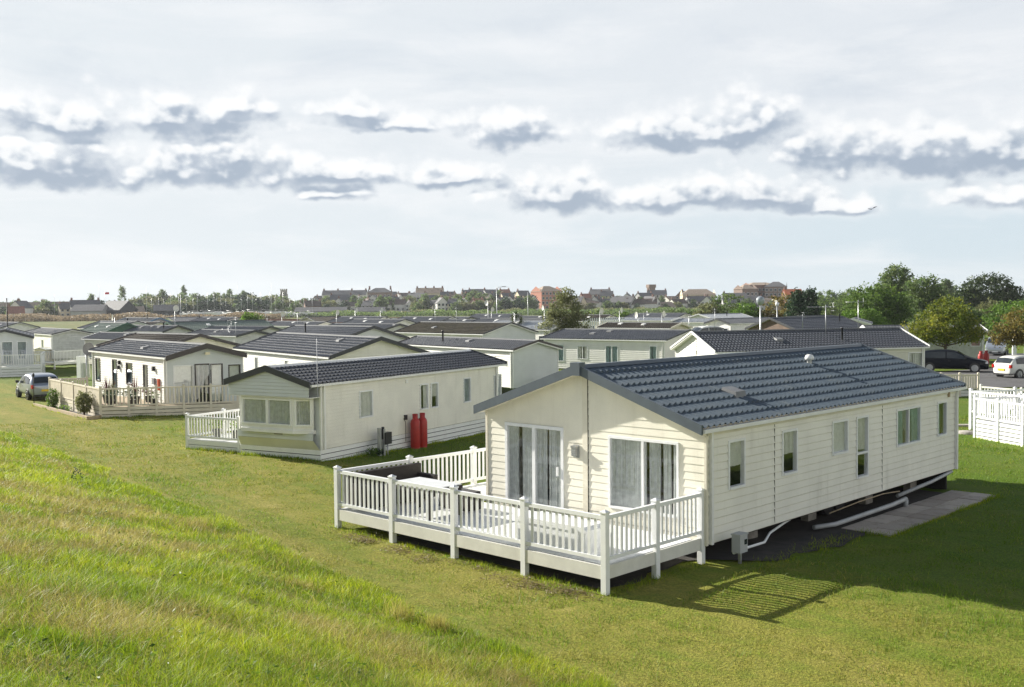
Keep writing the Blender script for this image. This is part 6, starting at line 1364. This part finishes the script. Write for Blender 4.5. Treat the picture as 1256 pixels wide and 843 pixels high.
# thin high veil: brighter towards the sun side, bluer to the lower right
thin = k.noise(k.v('MULTIPLY', P0, (1.2, 6.5, 1)), 3.0, 5, .6, .4)
veil = k.mix(k.mr(k.m('SUBTRACT', k.m('MULTIPLY', el, 1.3), k.m('MULTIPLY', az, .12)), -.03, .22), (.60, .71, .78), (.735, .775, .82))
veil = k.mix(k.mr(az, .45, -.5, 0, .7), veil, (.75, .80, .835)); veil = k.mix(k.mr(thin, .42, .72, 0, .75), veil, (.90, .91, .925)); thin2 = k.noise(k.v('MULTIPLY', P0, (1.0, 4.0, 1)), 4.5, 5, .62, .5); veil = k.mix(k.m('MULTIPLY', k.mr(thin2, .48, .72, 0, .55), k.mr(el, .10, .2)), veil, (.60, .66, .735))
veil = k.mix(k.mr(el, .0, .07, .55, 0), veil, (.70, .77, .81))
halo = k.mr(D, -1.1, .1, 0, .4); veil = k.mix(halo, veil, (.83, .86, .89))
rim = k.mr(k.m('SUBTRACT', D, D2), -.05, .55); tone = k.m('MULTIPLY', shade, k.m('SUBTRACT', 1.0, k.m('MULTIPLY', rim, .6)))
cl = k.mix(k.mr(tone, .14, .58), (.95, .955, .96), (.69, .735, .79)); cl = k.mix(k.mr(tone, .36, .95), cl, (.375, .445, .54)); col = k.mix(alpha, veil, cl); col = k.mix(k.mr(k.m('ABSOLUTE', k.m('SUBTRACT', az, 2.35)), 1.5, .9, 0, 1), col, (1.25, 1.24, 1.22))  # last mix: unseen bright sky added behind the camera to lift shaded walls
cover = k.mr(el, .30, .62, .97, .05)
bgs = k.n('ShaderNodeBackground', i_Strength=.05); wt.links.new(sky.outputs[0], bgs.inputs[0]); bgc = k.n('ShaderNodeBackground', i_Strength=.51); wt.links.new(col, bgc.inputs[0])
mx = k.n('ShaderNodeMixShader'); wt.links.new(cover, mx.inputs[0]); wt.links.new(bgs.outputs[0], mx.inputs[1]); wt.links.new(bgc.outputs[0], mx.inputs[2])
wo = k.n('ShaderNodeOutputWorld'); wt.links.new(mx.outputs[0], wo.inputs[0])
w.cycles.sampling_method = 'MANUAL'; w.cycles.sample_map_resolution = 512
hm = bpy.data.materials.new('haze'); ht = nt(hm); hk = N(ht); hv = hk.n('ShaderNodeVolumePrincipled', i_Density=.00012, i_Color=(.90, .94, 1, 1), i_Anisotropy=.25); ho = hk.n('ShaderNodeOutputMaterial'); ht.links.new(hv.outputs[0], ho.inputs[1])
mb = MB(); mb.box(-1500, 1500, -40, 1900, -5, 45); tag(mb.obj('haze', hm), 'thin pale haze over the park and the town', 'haze', None, 'stuff')
sd = bpy.data.lights.new('sun', 'SUN'); sd.energy = 5.0; sd.angle = radians(.53); sd.color = (1.0, .95, .85)
so = bpy.data.objects.new('sun', sd); COL.objects.link(so); so.rotation_euler = SUNV.to_track_quat('Z', 'Y').to_euler()
cd = bpy.data.cameras.new('camera'); cam = bpy.data.objects.new('camera', cd); COL.objects.link(cam); SC.camera = cam
cd.sensor_width = 36; cd.lens = CF/1256*36; cd.clip_start = .1; cd.clip_end = 9000
cam.matrix_world = Matrix.Translation((0, 0, CH)) @ Matrix.Rotation(pi/2-CP, 4, 'X') @ Matrix.Rotation(-CR, 4, 'Z')
SC.render.engine = 'CYCLES'; cy = SC.cycles; cy.use_denoising = True; cy.denoising_prefilter = 'NONE'; cy.max_bounces = 7; cy.diffuse_bounces = 3; cy.glossy_bounces = 3; cy.transparent_max_bounces = 12; cy.sample_clamp_indirect = 6; cy.caustics_reflective = False; cy.caustics_refractive = False
SC.view_settings.view_transform = 'Standard'; SC.view_settings.look = 'None'; SC.view_settings.exposure = 1.08; SC.view_settings.gamma = 1; SC.view_settings.use_curve_mapping = False
